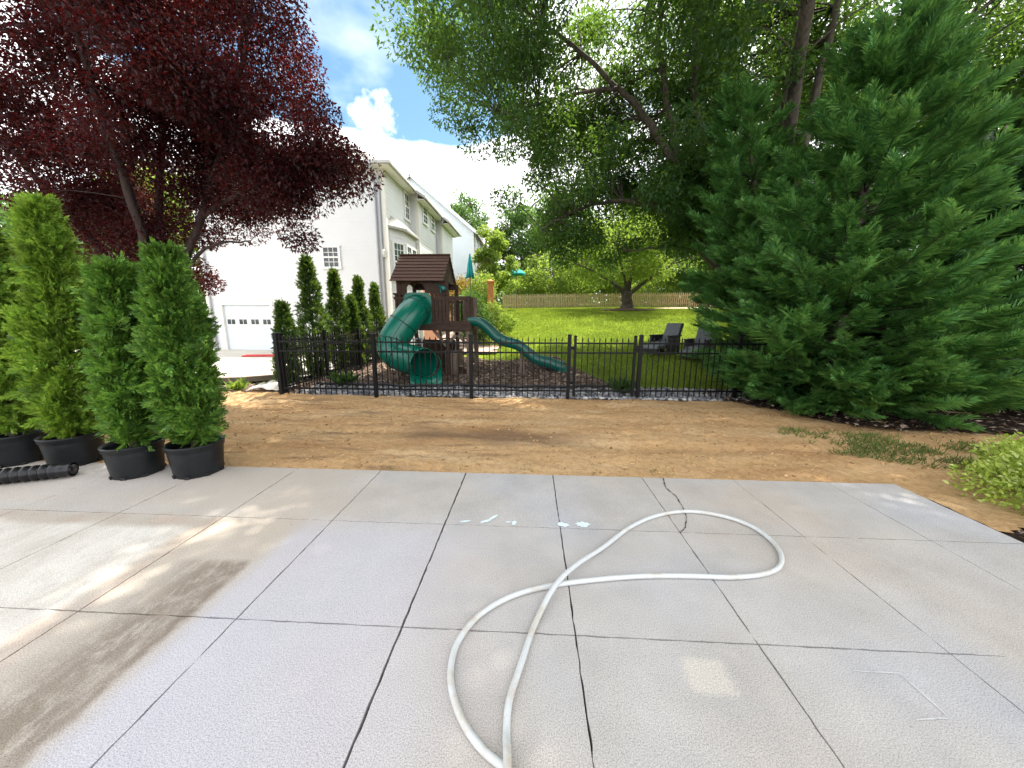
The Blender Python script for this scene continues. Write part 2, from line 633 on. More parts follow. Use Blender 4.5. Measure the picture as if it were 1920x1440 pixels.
def patiomat():
    k = Nodes('concrete')
    X, Y, Z = k.xyz()
    wob = k.noise(9, 3)
    wob2 = k.noise(2.2, 4)
    xx = k.math('ADD', X, k.math('MULTIPLY', k.math('SUBTRACT', wob, .5), .09))
    yy = k.math('ADD', Y, k.math('MULTIPLY', k.math('SUBTRACT', wob2, .5), .14))
    big = k.noise(.55, 3)
    med = k.noise(2.6, 5, .6)
    col = k.ramp(big, [(.32, (.45, .40, .345)), (.5, (.44, .42, .395)), (.68, (.43, .43, .45))])
    col = k.mix(1, col, k.ramp(med, [(.25, (.86, .86, .86)), (.75, (1.1, 1.1, 1.1))]), 'MULTIPLY')
    # lavender washed slabs left of the control joint
    lav = k.math('MULTIPLY', k.ss(xx, -1.92, -1.72), k.ss(xx, .1, -1.0))
    lav = k.math('MULTIPLY', lav, k.ss(yy, 2.7, 2.2))
    col = k.mix(k.math('MULTIPLY', lav, .55), col, (.49, .48, .53))
    top = k.math('MULTIPLY', k.ss(yy, 2.4, 2.75), k.ss(xx, -1.2, -2.2))
    col = k.mix(k.math('MULTIPLY', top, .6), col, (.47, .41, .34))
    # left: old coating, bare bright concrete, dark grime band
    beige = k.math('MULTIPLY', k.ss(xx, -1.72, -1.86), k.ss(yy, 2.62, 2.4))
    col = k.mix(k.math('MULTIPLY', beige, .75), col, (.44, .385, .315))
    streak = k.noise(3.2, 6, .68, k.scaled(1, .35, 1, rot=.5))
    dark = k.math('MULTIPLY', k.math('MULTIPLY', k.ss(xx, -1.80, -1.87), k.ss(xx, -2.42, -2.05)), k.ss(Y, 2.04, 1.97))
    mott = k.noise(13, 6, .75, k.scaled(1, .55, 1, rot=.4))
    dk = k.math('MULTIPLY', k.math('MULTIPLY', dark, k.ss(streak, .25, .55, .35, 1)), k.ss(mott, .34, .56, .25, 1))
    col = k.mix(k.math('MULTIPLY', dk, .85), col, (.20, .165, .125))
    edge = k.math('MULTIPLY', dark, k.ss(xx, -1.93, -1.86))
    col = k.mix(k.math('MULTIPLY', edge, .4), col, (.17, .13, .10))
    white = k.math('MULTIPLY', k.ss(xx, -2.56, -2.68), k.ss(yy, 2.4, 2.3))
    col = k.mix(k.math('MULTIPLY', white, k.math('MULTIPLY', k.ss(streak, .25, .62, .3, 1), k.ss(mott, .3, .52, .5, 1))), col, (.62, .595, .545))
    rim = k.math('MULTIPLY', k.ss(xx, -2.38, -2.52), k.ss(yy, 2.54, 2.44))
    rim = k.math('MULTIPLY', rim, k.math('SUBTRACT', 1., white))
    col = k.mix(k.math('MULTIPLY', rim, k.ss(k.noise(4, 4), .35, .6, .05, .38)), col, (.38, .28, .22))
    # pale square where something stood
    sq = k.math('MULTIPLY', k.math('MULTIPLY', k.ss(xx, .72, .78), k.ss(xx, .97, .90)), k.math('MULTIPLY', k.ss(Y, 1.28, 1.33), k.ss(Y, 1.49, 1.45)))
    col = k.mix(k.math('MULTIPLY', sq, .58), col, (.60, .56, .48))
    pale = k.math('MULTIPLY', k.ss(k.noise(1.3, 4, .6, k.scaled(1, 1.6, 1)), .6, .78), .35)
    col = k.mix(pale, col, (.56, .53, .49))
    # aggregate speckle
    sp = k.noise(190, 2, .75)
    sp2 = k.vor(95)
    col = k.mix(1, col, k.ramp(sp, [(.3, (.52, .52, .53)), (.5, (1, 1, 1)), (.7, (1.36, 1.35, 1.33))]), 'MULTIPLY')
    col = k.mix(k.math('MULTIPLY', k.ss(sp2, .22, .1), .25), col, (.30, .27, .25))
    spots = k.ss(k.noise(24, 2, .5), .76, .8)
    col = k.mix(k.math('MULTIPLY', spots, .5), col, (.18, .16, .14))
    hh = k.math('ADD', k.math('MULTIPLY', sp, .6), k.math('MULTIPLY', k.noise(40, 3), .5))
    k.principled(col, .85, k.bump(hh, .15, .003), .25)
    return k.m


M['concrete'] = patiomat()


def dirtmat():
    k = Nodes('dirt')
    a = k.noise(1.1, 5, .6, k.scaled(.45, 1.6, 1))
    b = k.noise(14, 6, .7)
    c = k.noise(2.4, 4, .6, k.scaled(.35, 2.2, 1))
    col = k.ramp(a, [(.25, (.40, .23, .105)), (.5, (.52, .335, .165)), (.75, (.60, .43, .245))])
    col = k.mix(1, col, k.ramp(b, [(.25, (.66, .63, .6)), (.5, (1, 1, 1)), (.75, (1.2, 1.2, 1.2))]), 'MULTIPLY')
    X, Y, Z = k.xyz()
    wob = k.math('MULTIPLY', k.math('SUBTRACT', k.noise(1.6, 4), .5), 1.1)
    d = k.math('SUBTRACT', k.math('ADD', Y, k.math('MULTIPLY', X, .05)), 4.62)
    damp = k.ss(k.math('ABSOLUTE', k.math('ADD', d, k.math('MULTIPLY', wob, .5))), .42, .05)
    damp = k.math('MULTIPLY', damp, k.math('MULTIPLY', k.ss(X, -2.2, -1.4), k.ss(X, 1.2, .0)))
    damp = k.math('MULTIPLY', damp, k.ss(b, .3, .55, .5, 1))
    col = k.mix(k.math('MULTIPLY', damp, .62), col, (.075, .05, .042))
    st = k.math('MULTIPLY', k.ss(c, .52, .70), k.ss(X, 1.2, -1.0))
    col = k.mix(k.math('MULTIPLY', st, .6), col, (.15, .09, .055))
    pale = k.math('MULTIPLY', k.ss(k.noise(2.1, 4, .6, k.scaled(.3, 2.4, 1, rot=.1)), .6, .74), .5)
    col = k.mix(pale, col, (.5, .37, .22))
    fl = k.ss(k.noise(60, 2), .66, .75)
    col = k.mix(k.math('MULTIPLY', fl, .5), col, (.10, .06, .035))
    hh = k.math('ADD', b, k.math('MULTIPLY', k.noise(55, 4, .7), .5))
    k.principled(col, .95, k.bump(hh, .9, .03), .1)
    return k.m


M['dirt'] = dirtmat()


def stuffmat(name, cols, rough=.9, scale=25, tint=True):
    k = Nodes(name)
    g = k.n('ShaderNodeNewGeometry').outputs['Random Per Island']
    n = len(cols)
    col = k.ramp(g, [(i/(n-1), c) for i, c in enumerate(cols)])
    col = k.mix(.5, col, k.mix(1, col, k.ramp(k.noise(scale, 3), [(.3, (.6, .6, .6)), (.7, (1.3, 1.3, 1.3))]), 'MULTIPLY'))
    k.principled(col, rough, None, .2)
    return k.m


M['mulch_chip'] = stuffmat('mulch_chip', [(.07, .048, .036), (.16, .115, .085), (.27, .205, .155), (.42, .33, .26)])
M['mulch'] = simple('mulch', (.13, .092, .07), .95, .5, 18, .1, 1, 30)
M['mulch_dark'] = simple('mulch_dark', (.035, .024, .018), .95, .5, 18, .1, 1, 30)
M['gravel_stone'] = stuffmat('gravel_stone', [(.07, .075, .085), (.17, .18, .2), (.30, .30, .31), (.48, .47, .45)], .8)
M['gravel'] = simple('gravel', (.10, .10, .105), .95, .4, 25, .1, 1, 40)
M['clod'] = stuffmat('clod', [(.2, .11, .05), (.40, .23, .10), (.48, .30, .14), (.54, .36, .19)])
M['drive_concrete'] = simple('drive_concrete', (.50, .47, .40), .9, .12, 1.5, .2, .3, 60)


def lawnmat():
    k = Nodes('lawn')
    a = k.noise(.8, 4, .6)
    b = k.noise(22, 4, .7)
    col = k.ramp(a, [(.3, (.11, .185, .018)), (.55, (.19, .28, .022)), (.75, (.29, .34, .05))])
    col = k.mix(1, col, k.ramp(b, [(.25, (.55, .6, .5)), (.75, (1.3, 1.25, 1.2))]), 'MULTIPLY')
    k.principled(col, .9, k.bump(b, 1, .06), .1)
    return k.m


M['lawn'] = lawnmat()
M['ground'] = simple('ground', (.06, .075, .03), .95, .4, .4, .1)


# ------------------------------------------------------------------ foliage generators
def rdirs(n, rng):
    v = rng.normal(size=(n, 3))
    return v/np.linalg.norm(v, axis=1, keepdims=True)


def unit(v):
    return v/np.maximum(np.linalg.norm(v, axis=-1, keepdims=True), 1e-9)


def blades(C, A, L, W, N=None, rng=None, fold=.12, droop=.1):
    """folded diamond leaves: base C, axis A, length L, width W"""
    n = len(C)
    L = np.asarray(L).reshape(-1, 1)
    W = np.asarray(W).reshape(-1, 1)
    if N is None:
        N = rdirs(n, rng)
    B = unit(np.cross(A, N))
    N = np.cross(B, A)
    V = np.empty((n, 4, 3))
    V[:, 0] = C
    V[:, 1] = C+A*L*.42+B*W*.5+N*L*fold
    V[:, 2] = C+A*L-N*L*droop
    V[:, 3] = C+A*L*.42-B*W*.5+N*L*fold
    i = np.arange(n)[:, None]*4
    F = np.concatenate([i+np.array([0, 1, 2]), i+np.array([0, 2, 3])])
    return V.reshape(-1, 3), F


def leaf_object(name, V, F, mat, parent):
    return link_mesh(name, npmesh(name, V, F), mat, parent)


def limb(mb, pts, r0, r1, rng, n=8, seg=5, wob=.05):
    P = crom(pts, seg)
    L = len(P)
    out = []
    for i, p in enumerate(P):
        if 0 < i < L-1:
            p = p+Vector(rng.normal(size=3)*wob)
        out.append(p)
    rad = [r0+(r1-r0)*(i/(L-1))**.8 for i in range(L)]
    mb.tube(out, rad, n)
    return out, rad


def crown_tree(name, label, cat, base, limbs, ells, nclump, nleaf, leaf_l, leaf_w, mat, bark, seed,
               clump_r=.6, group=None, twig=.03, flat=.6, shell=.5, keep=None, axis_out=.3, cr_n=8, droop_w=.25, thr=.44):
    """broad tree: explicit limbs, leaf clumps filling ellipsoids (cx,cy,cz,rx,ry,rz,weight), twigs tying clumps to limbs"""
    rng = np.random.default_rng(seed)
    t = thing(name, label, cat, base, 0, group)
    off = Vector(base)
    tb = MB(off)
    pts = []
    for pl, r0, r1 in limbs:
        P, rad = limb(tb, pl, r0, r1, rng, cr_n, 5, min(.05, r1*.5+.01))
        pts += [(p, r) for p, r in zip(P, rad)]
    tb.build('trunk', bark, t, smooth_=True)
    LP = np.array([tuple(p) for p, r in pts])
    wts = np.array([e[6] for e in ells], float)
    wts /= wts.sum()
    cl = []
    tries = 0
    while len(cl) < nclump and tries < nclump*30:
        tries += 1
        e = ells[rng.choice(len(ells), p=wts)]
        d = rng.normal(size=3)
        d /= np.linalg.norm(d)
        r = shell+(1-shell)*rng.random()**.6 if rng.random() < .75 else rng.random()**.4
        r *= 1+rng.normal()*.07
        c = np.array(e[:3])+d*r*np.array(e[3:6])
        if keep and not keep(c):
            continue
        if fbm(c[0]*.9+c[2]*.45, c[1]*.7+c[2]*.75, seed) < thr:
            continue
        cl.append(c)
    cl = np.array(cl)
    bb = MB(off)
    for c in cl:
        dd = np.linalg.norm(LP-c, axis=1)+.6*np.maximum(LP[:, 2]-c[2], 0)
        j = int(np.argmin(dd))
        p0 = Vector(LP[j])
        p1 = Vector(c)
        d = p1-p0
        if d.length < .15:
            continue
        mid = p0+d*.5+Vector((0, 0, .12*d.length))+Vector(rng.normal(size=3)*.06*d.length)
        r = min(twig*(.5+.25*d.length), pts[j][1]*.8+.004)
        bb.tube(crom([p0, mid, p1], 3), [r, r*.85, r*.75, r*.6, r*.5, r*.4, r*.25], 4, cap=False)
    bb.build('branches', bark, t, smooth_=True)
    k = len(cl)
    per = rng.poisson(nleaf, k)
    idx = np.repeat(np.arange(k), per)
    n = len(idx)
    R_ = clump_r*(.65+.7*rng.random(k))[idx][:, None]
    g = rng.normal(size=(n, 3))*.5
    gn = np.linalg.norm(g, axis=1, keepdims=True)
    g *= np.minimum(1, .85/np.maximum(gn, 1e-6))
    g *= np.array([1, 1, flat])
    C = cl[idx]+g*R_
    A = unit(rdirs(n, rng)*.9+unit(g)*axis_out*2+np.array([0, 0, -droop_w]))
    N = unit(rdirs(n, rng)*.8+np.array([0, 0, 1.]))
    Ls = leaf_l*(.65+.7*rng.random(n))
    V, F = blades(C, A, Ls, Ls*leaf_w, N)
    leaf_object('crown', V-np.array(base), F, mat, t)
    return t


def spray_template(nb, ang, wid, drop=.12, fan=False):
    """one flat frond along +x (length 1) in the xy plane; returns base, axis, length, width arrays"""
    C, A, L, W = [], [], [], []
    for i in range(nb):
        t = (i+.5)/nb
        s = 1 if i % 2 else -1
        a = ang*(1-.45*t)*s
        ln = (.52*(1-t)**.7+.16)
        x = .08+.78*t
        C.append((x, 0, -drop*x*x))
        A.append((math.cos(a), math.sin(a), -drop*1.2*x))
        L.append(ln)
        W.append(wid)
    C.append((.0, 0, 0))
    A.append((1, 0, -drop*.9))
    L.append(1.0)
    W.append(wid*.75)
    A = np.array(A)
    return np.array(C), unit(A), np.array(L), np.array(W)


def sprays(P, D, UPn, S, tpl, rng):
    """instances of a frond at P, direction D, normal UPn, scale S -> mesh arrays"""
    C, A, L, W = tpl
    n, k = len(P), len(C)
    X = unit(D)
    Yx = unit(np.cross(UPn, X))
    Z = np.cross(X, Yx)
    S = S.reshape(-1, 1, 1)

    def xf(q):
        return q[None, :, 0:1]*X[:, None]+q[None, :, 1:2]*Yx[:, None]+q[None, :, 2:3]*Z[:, None]
    jit = rng.normal(size=(n, k, 3))*.10
    CC = P[:, None]+xf(C)*S
    AA = unit(xf(A)+jit)
    LL = (L[None, :]*S[:, :, 0]*(.8+.4*rng.random((n, k))))
    WW = np.broadcast_to(W[None, :], (n, k))*S[:, :, 0]
    NN = np.broadcast_to(Z[:, None], (n, k, 3))
    return blades(CC.reshape(-1, 3), AA.reshape(-1, 3), LL.ravel(), WW.ravel(), NN.reshape(-1, 3)+rng.normal(size=(n*k, 3))*.25, fold=.03, droop=.03)


def cone_template():
    """feathery flat frond: short scale-leaf branchlets all along a curved axis"""
    C, A, L, W = [], [], [], []
    nb = 28
    for i in range(nb):
        t = (i+.5)/nb
        sg = 1 if i % 2 else -1
        a = (.95-.55*t)*sg
        x = .06+.86*t
        C.append((x, 0, -.15*x*x))
        A.append((math.cos(a), math.sin(a), -.2*x-.05))
        L.append(.36*math.sin(math.pi*min(1, .18+.75*t))**.8*(1-.35*t)+.05)
        W.append(.048)
    C.append((0, 0, 0))
    A.append((1, 0, -.14))
    L.append(1.02)
    W.append(.05)
    return np.array(C), unit(np.array(A)), np.array(L), np.array(W)


CONE_TPL = cone_template()


def conifer(label, base, height, radius, nbr, mat, seed, fr=(.26, .42), per=24, top_pow=.75, group=None, lean=(0, 0), fmin=0.):
    rng = np.random.default_rng(seed)
    t = thing('cypress_tree', label, 'tree', base, 0, group)
    tr = MB()
    tip = np.array([lean[0], lean[1], height])
    tr.tube([(0, 0, -.05), (.03, .02, height*.3), (lean[0]*.6, lean[1]*.6, height*.7), tuple(tip)], [.11, .09, .045, .008], 8)
    tr.build('trunk', M['bark_light'], t, smooth_=True)
    bm_ = MB()
    PP, DD = [], []
    for i in range(nbr):
        f = fmin+(1-fmin)*(rng.random()**1.4*.97 if rng.random() > .12 else rng.random()*.09)
        z0 = height*f
        prof = radius*(1-f)**top_pow*(.45+.55*min(1, .35+f*5))
        ph = rng.random()*2*math.pi
        ln = prof*(.72+.42*rng.random())+.18
        if rng.random() < .07:
            ln *= 1.22
        rise = .25+.55*f+rng.normal()*.12
        o = np.array([lean[0]*f, lean[1]*f, z0])
        hd = np.array([math.cos(ph), math.sin(ph), 0])
        p1 = o+hd*ln*.55+np.array([0, 0, rise*ln*.22])
        p2 = o+hd*ln+np.array([0, 0, rise*ln*.62])
        p2[2] = max(p2[2], .06)
        cv = np.array([tuple(v) for v in crom([tuple(o), tuple(p1), tuple(p2)], 5)])
        bm_.tube([tuple(v) for v in cv[::2]], [.022*(1-.6*f), .016*(1-.6*f), .012*(1-.6*f), .008, .005, .003][:len(cv[::2])], 4, cap=False)
        nf = max(6, int(per*(ln/radius*1.1+.15)))
        s = np.sort(.12+.88*rng.random(nf)**.7)
        q = s*(len(cv)-1)
        j = np.minimum(q.astype(int), len(cv)-2)
        pos = cv[j]+(cv[j+1]-cv[j])*(q-j)[:, None]
        tan = unit(cv[j+1]-cv[j])
        side = np.cross(tan, [0, 0, 1.])
        sgn = rng.choice([-1, 1], nf)[:, None]
        spread = (.95-.6*s)[:, None]*(.5+.8*rng.random((nf, 1)))
        d = tan+side*sgn*spread+rng.normal(size=(nf, 3))*.22+np.array([0, 0, .34])
        PP.append(pos)
        DD.append(d)
    bm_.build('branches', M['bark_plum'], t)
    P = np.concatenate(PP)
    D = unit(np.concatenate(DD))
    # leading shoots at the very top
    UPn = unit(np.array([0, 0, 1.])+rng.normal(size=P.shape)*.45)
    S = fr[0]+(fr[1]-fr[0])*rng.random(len(P))
    V, F = sprays(P, D, UPn, S, CONE_TPL, rng)
    V[:, 2] = np.maximum(V[:, 2], .015)
    leaf_object('foliage', V, F, mat, t)
    return t


def thuja_template():
    C, A, L, W = [], [], [], []
    nb = 11
    for i in range(nb):
        t = (i+.5)/nb
        sg = 1 if i % 2 else -1
        a = (.85-.45*t)*sg
        x = .10+.75*t
        C.append((x, 0, -.08*x*x))
        A.append((math.cos(a), math.sin(a), -.12*x))
        L.append(.40*(1-.55*t))
        W.append(.11)
    C.append((0, 0, 0))
    A.append((1, 0, -.08))
    L.append(1.)
    W.append(.07)
    return np.array(C), unit(np.array(A)), np.array(L), np.array(W)


THUJA_TPL = thuja_template()


def thuja_foliage(height, rad, n, seed, z0=.0, cone=.9, size=(.09, .205), gap=.12, nb=8, wid=.115):
    """arborvitae: upright fans round a column that narrows to a point"""
    rng = np.random.default_rng(seed)
    f = rng.random(n)
    u = rng.random(n)
    z = z0+height*(1-(1-f)**1.0)*.97
    ff = (z-z0)/height
    prof = rad*np.minimum(1, (ff+.06)*6)*np.where(ff < .45, 1-.12*(ff), (1-.054)*np.maximum(0, (1-(ff-.45)/.57))**cone)
    ph = rng.random(n)*2*np.pi
    lump = .36+1.12*fbm(ph/(2*np.pi)*7, z*3.4+seed, seed, 3)
    r = prof*lump*(.55+.45*u**.5)
    keep = fbm(ph/(2*np.pi)*8+9, z*4.5, seed+5, 3) > gap+.3
    r = np.where(keep, r, r*.5)
    P = np.stack([np.cos(ph)*r, np.sin(ph)*r, z], 1)
    out = np.stack([np.cos(ph), np.sin(ph), np.zeros(n)], 1)
    tanv = np.stack([-np.sin(ph), np.cos(ph), np.zeros(n)], 1)
    D = out*(.6+.4*rng.normal(size=(n, 1)))+np.array([0, 0, .75])+tanv*rng.normal(size=(n, 1))*.55
    droop = rng.random(n) < .15
    D[droop, 2] *= -.25
    Nn = unit(tanv*rng.normal(size=(n, 1))*1.0+out*rng.normal(size=(n, 1))*.9+rng.normal(size=(n, 3))*.3)
    S = size[0]+(size[1]-size[0])*rng.random(n)
    S *= np.where(ff > .93, .8, 1.)
    return sprays(P, unit(D), Nn, S, THUJA_TPL, rng)


def blob_bush(name, label, cat, base, ells, n, leaf, mat, seed, width=.5, group=None, stem_mat=None, part='foliage', nst=9, rag=.16):
    """low bush: leaves in a shell of ellipsoids, thin stems below"""
    rng = np.random.default_rng(seed)
    t = thing(name, label, cat, base, 0, group)
    st = MB()
    for i in range(nst):
        e = ells[rng.integers(len(ells))]
        d = rng.normal(size=3)*.5
        p = Vector((e[0]+d[0]*e[3], e[1]+d[1]*e[4], e[2]+abs(d[2])*e[5]*.6))
        b = Vector((rng.normal()*.06, rng.normal()*.06, 0))
        st.tube(crom([b, b*.4+p*.5+Vector((0, 0, .05)), p], 3), [.014, .013, .012, .010, .008, .006, .004], 5)
    st.build('stem', stem_mat or M['bark'], t, smooth_=True)
    vol = np.array([e[3]*e[4]*e[5] for e in ells])**.67
    c = rng.choice(len(ells), n, p=vol/vol.sum())
    E = np.array(ells, float)[c]
    d = rdirs(n, rng)
    lump = .75+.5*fbm(d[:, 0]*2.5+c*3, d[:, 1]*2.5+d[:, 2]*2.5, seed, 3)
    r = (.5+.5*rng.random(n)**.6)*(lump*1.3-.3+rag*rng.normal(size=n))
    P = E[:, :3]+d*E[:, 3:6]*r[:, None]
    ok = P[:, 2] > .02
    P, d = P[ok], d[ok]
    n = len(P)
    A = unit(d*.8+rdirs(n, rng)*.8+np.array([0, 0, .3]))
    Ls = leaf*(.6+.8*rng.random(n))
    V, F = blades(P, A, Ls, Ls*width, unit(rdirs(n, rng)*.8+np.array([0, 0, .8])))
    leaf_object(part, V, F, mat, t)
    return t


def simple_tree(name, label, base, H_, crown_z, rad, nclump, nleaf, leaf, mat, bark, seed, group=None, flatten=.8, r0=.16, clump=.9, shell=.5):
    x, y, z = base
    rng = np.random.default_rng(seed+100)
    limbs = [([(x, y, z-.1), (x+rng.normal()*.1, y, z+H_*.3), (x+rng.normal()*.2, y+rng.normal()*.2, z+H_*.62), (x+rng.normal()*.2, y, z+H_*.93)], r0, r0*.15)]
    for i in range(6):
        a = i*math.pi/3+rng.random()
        zz = z+H_*(.28+.09*i)
        limbs.append(([(x, y, zz), (x+math.cos(a)*rad*.4, y+math.sin(a)*rad*.4, zz+H_*.10), (x+math.cos(a)*rad*.8, y+math.sin(a)*rad*.8, zz+H_*.16)], r0*.5, r0*.1))
    cz = z+crown_z
    rz = (H_-crown_z)*1.0
    return crown_tree(name, label, 'tree', base, limbs, [(x, y, cz, rad, rad*.9, min(rz, rad*1.6)*flatten+.2, 1)], nclump, nleaf, leaf, .5, mat, bark, seed,
                      clump_r=clump, group=group, cr_n=6, shell=shell)


# ================================================================== SETTING
def grid_sheet(name, x0, x1, y0, y1, dx, dy, zf, mat, mask=None):
    xs = np.arange(x0, x1+dx*.5, dx)
    ys = np.arange(y0, y1+dy*.5, dy)
    Xg, Yg = np.meshgrid(xs, ys)
    Zg = zf(Xg, Yg)
    V = np.stack([Xg.ravel(), Yg.ravel(), Zg.ravel()], 1)
    nx, ny = len(xs), len(ys)
    i = np.arange(nx*ny).reshape(ny, nx)
    F = np.stack([i[:-1, :-1], i[:-1, 1:], i[1:, 1:], i[1:, :-1]], -1).reshape(-1, 4)
    if mask is not None:
        c = V[F].mean(1)
        F = F[mask(c[:, 0], c[:, 1])]
        used, inv = np.unique(F, return_inverse=True)
        V = V[used]
        F = inv.reshape(-1, 4)
    me = npmesh(name, V, F)
    return link_mesh(name, me, mat, None, 'structure', True)


PX0, PY0, TX, TY = -3.398, 3.4575, .914, .94667
grid_sheet('ground', -400, 400, -100, 700, 16, 16, lambda x, y: np.where(y > 40, 1.0, -.35)+0*x, M['ground'])
grid_sheet('terrain', -60, 60, -8, 60, .8, .8, lambda x, y: hgt(x, y)-.09+.5*smooth(14, 40, -x)*smooth(12, 30, y), M['ground'])


def build_patio():
    rng = random.Random(4)
    base = MB()
    base.box(-12, 3.655, -5, PY0-.004, -.14, -.028)
    base.build('patio_base', simple('joint_dirt', (.035, .03, .027), .95, .4, 30, .1), None, 'structure')
    mb = MB()
    xs = [PX0+TX*c for c in range(-9, 8)]+[3.655]
    ys = [PY0-TY*r for r in range(0, 9)]

    def edge(p, q, nrm, amp):
        n = max(2, int((Vector(q)-Vector(p)).length/.045))
        out = []
        for i in range(n):
            t = i/n
            j = (rng.random()-.5)*amp if i else 0
            if rng.random() < .04 and i:
                j -= amp*1.2
            out.append((p[0]+(q[0]-p[0])*t+nrm[0]*j, p[1]+(q[1]-p[1])*t+nrm[1]*j))
        return out
    for i in range(len(xs)-1):
        for j in range(len(ys)-1):
            c0, c1 = i-9, i-8
            gl = .0065 if c0 == 3 else (.0042 if -1 < c0 < 6 else .003)
            gr = .0065 if c1 == 3 else (.0042 if -1 < c1 < 6 else .003)
            gt = .0035 if j else 0
            x0, x1, y1, y0 = xs[i]+gl, xs[i+1]-gr, ys[j]-gt*1.2, ys[j+1]+.0042
            if i == len(xs)-2:
                x1 = xs[i+1]
            poly = edge((x0, y0), (x1, y0), (0, 1), .005)+edge((x1, y0), (x1, y1), (-1, 0), .005) + \
                edge((x1, y1), (x0, y1), (0, -1), .005)+edge((x0, y1), (x0, y0), (1, 0), .005)
            dz = (rng.random()-.5)*.0016
            top = [(a, b, dz) for a, b in poly]
            n = len(poly)
            bot = [(a, b, -.03) for a, b in poly]
            mb.add(top+bot, [tuple(range(n))]+[(q, n+q, n+(q+1) % n, (q+1) % n) for q in range(n)])
    return mb.build('patio', M['concrete'], None, 'structure')


build_patio()


def mark_ribbon(name, pts, wd, mat, seed, z=.0045, jit=.3):
    rng = random.Random(seed)
    P = [Vector((*p, 0)) for p in pts]
    P = [p for k in range(len(P)-1) for p in [P[k].lerp(P[k+1], i/8) for i in range(8)]]+[P[-1]]
    vs, fs = [], []
    for i, p in enumerate(P):
        d = (P[min(i+1, len(P)-1)]-P[max(i-1, 0)]).normalized()
        s = Vector((-d.y, d.x, 0))
        ww = wd*(1+(rng.random()-.5)*jit*2)/2
        c = p+s*(rng.random()-.5)*wd*jit
        vs += [(*(c+s*ww).xy, z), (*(c-s*ww).xy, z)]
        if i:
            b = 2*i
            fs.append((b-2, b-1, b+1, b))
    me = bpy.data.meshes.new(name)
    me.from_pydata(vs, [], fs)
    return link_mesh(name, me, mat, None, 'structure')


mark_ribbon('chalk_outline', [(1.53, 1.445), (1.735, 1.445), (1.745, 1.26), (1.60, 1.245)], .0042, M['chalk'], 3, jit=.6)
mark_ribbon('patio_crack', [(1.385, 3.45), (1.335, 3.24), (1.365, 3.08), (1.35, 2.89), (1.31, 2.72), (1.235, 2.57), (1.17, 2.50)], .008, M['crack'], 5, jit=.75)


def paint_patches():
    rng = np.random.default_rng(8)
    mb = MB()
    for (x, y, rx, ry, rot) in [(-.50, 2.555, .045, .012, .2), (-.33, 2.57, .05, .018, .5), (-.275, 2.63, .05, .015, .8), (-.105, 2.555, .03, .018, 1.2),
                                (-.15, 2.565, .02, .01, 0), (.285, 2.555, .045, .028, -.3), (.44, 2.568, .055, .035, .1)]:
        n = 26
        pts = []
        for k in range(n):
            a = 2*math.pi*k/n
            r = .75+.5*rng.random()
            u, v = math.cos(a)*rx*r, math.sin(a)*ry*r
            pts.append((x+u*math.cos(rot)-v*math.sin(rot), y+u*math.sin(rot)+v*math.cos(rot), .0045))
        mb.add(pts, [tuple(range(n))])
    mb.build('paint_patches', M['blue_white_paint'], None, 'structure')


paint_patches()


# bare dirt between patio and fence
def dirt_z(x, y):
    e = smooth(3.46, 3.7, y)
    z = (fbm(x*1.3, y*3.0, 3)-.5)*.07+(fbm(x*9, y*9, 7, 3)-.5)*.035
    rut = -.03*np.exp(-((y-4.55+.05*x+.12*np.sin(x*.9))/.13)**2)-.025*np.exp(-((y-5.6+.03*x)/.15)**2)
    mound = .05*smooth(6.3, 6.9, y)*smooth(-3, -6, x)
    return .004+e*(z+rut)+mound-.012*(1-e)


grid_sheet('dirt', -12, 9.6, 3.465, 7.05, .04, .035, dirt_z, M['dirt'])
grid_sheet('shrub_bed', 3.662, 9.6, -3, 3.46, .06, .06, lambda x, y: -.03+(fbm(x*8, y*8, 5, 3)-.5)*.04, M['mulch_dark'])
grid_sheet('dirt_edge', 3.662, 5.6, 2.1, 3.5, .03, .03, lambda x, y: .0+(fbm(x*9, y*9, 7, 3)-.5)*.03, M['dirt'],
           lambda x, y: y > 2.72+.42*(x-3.66)+.5*(fbm(x*2.5, y*2.5, 61)-.5))
grid_sheet('conifer_bed', 2.9, 14, 4.6, 7.9, .08, .08, lambda x, y: .03+(fbm(x*5, y*5, 15, 3)-.5)*.06-.06*smooth(5.6, 4.6, y+.4*(fbm(x*1.5, y*0, 3)-.5)-.12*(x-5)), M['mulch_dark'],
           lambda x, y: (y > 5.5-.10*(x-4)+.7*(fbm(x*1.8, y*.5, 8)-.5)) & (x > 3.9+.7*(7.1-y)+.5*(fbm(x*.5, y*2, 18)-.5)))


def in_mulch(x, y):
    n = (fbm(x*.8, y*.8, 21)-.5)*.9
    return (x > -5.0) & (y > 7.85+(fbm(x*.7, 0*x, 31)-.5)*.25) & (y < 13.2-.42*np.clip(x+5, 0, 6)+n*.5) & (x < 2.2-.62*(y-7.8)*(1-.25*(y-7.8)/3)+n*.4)


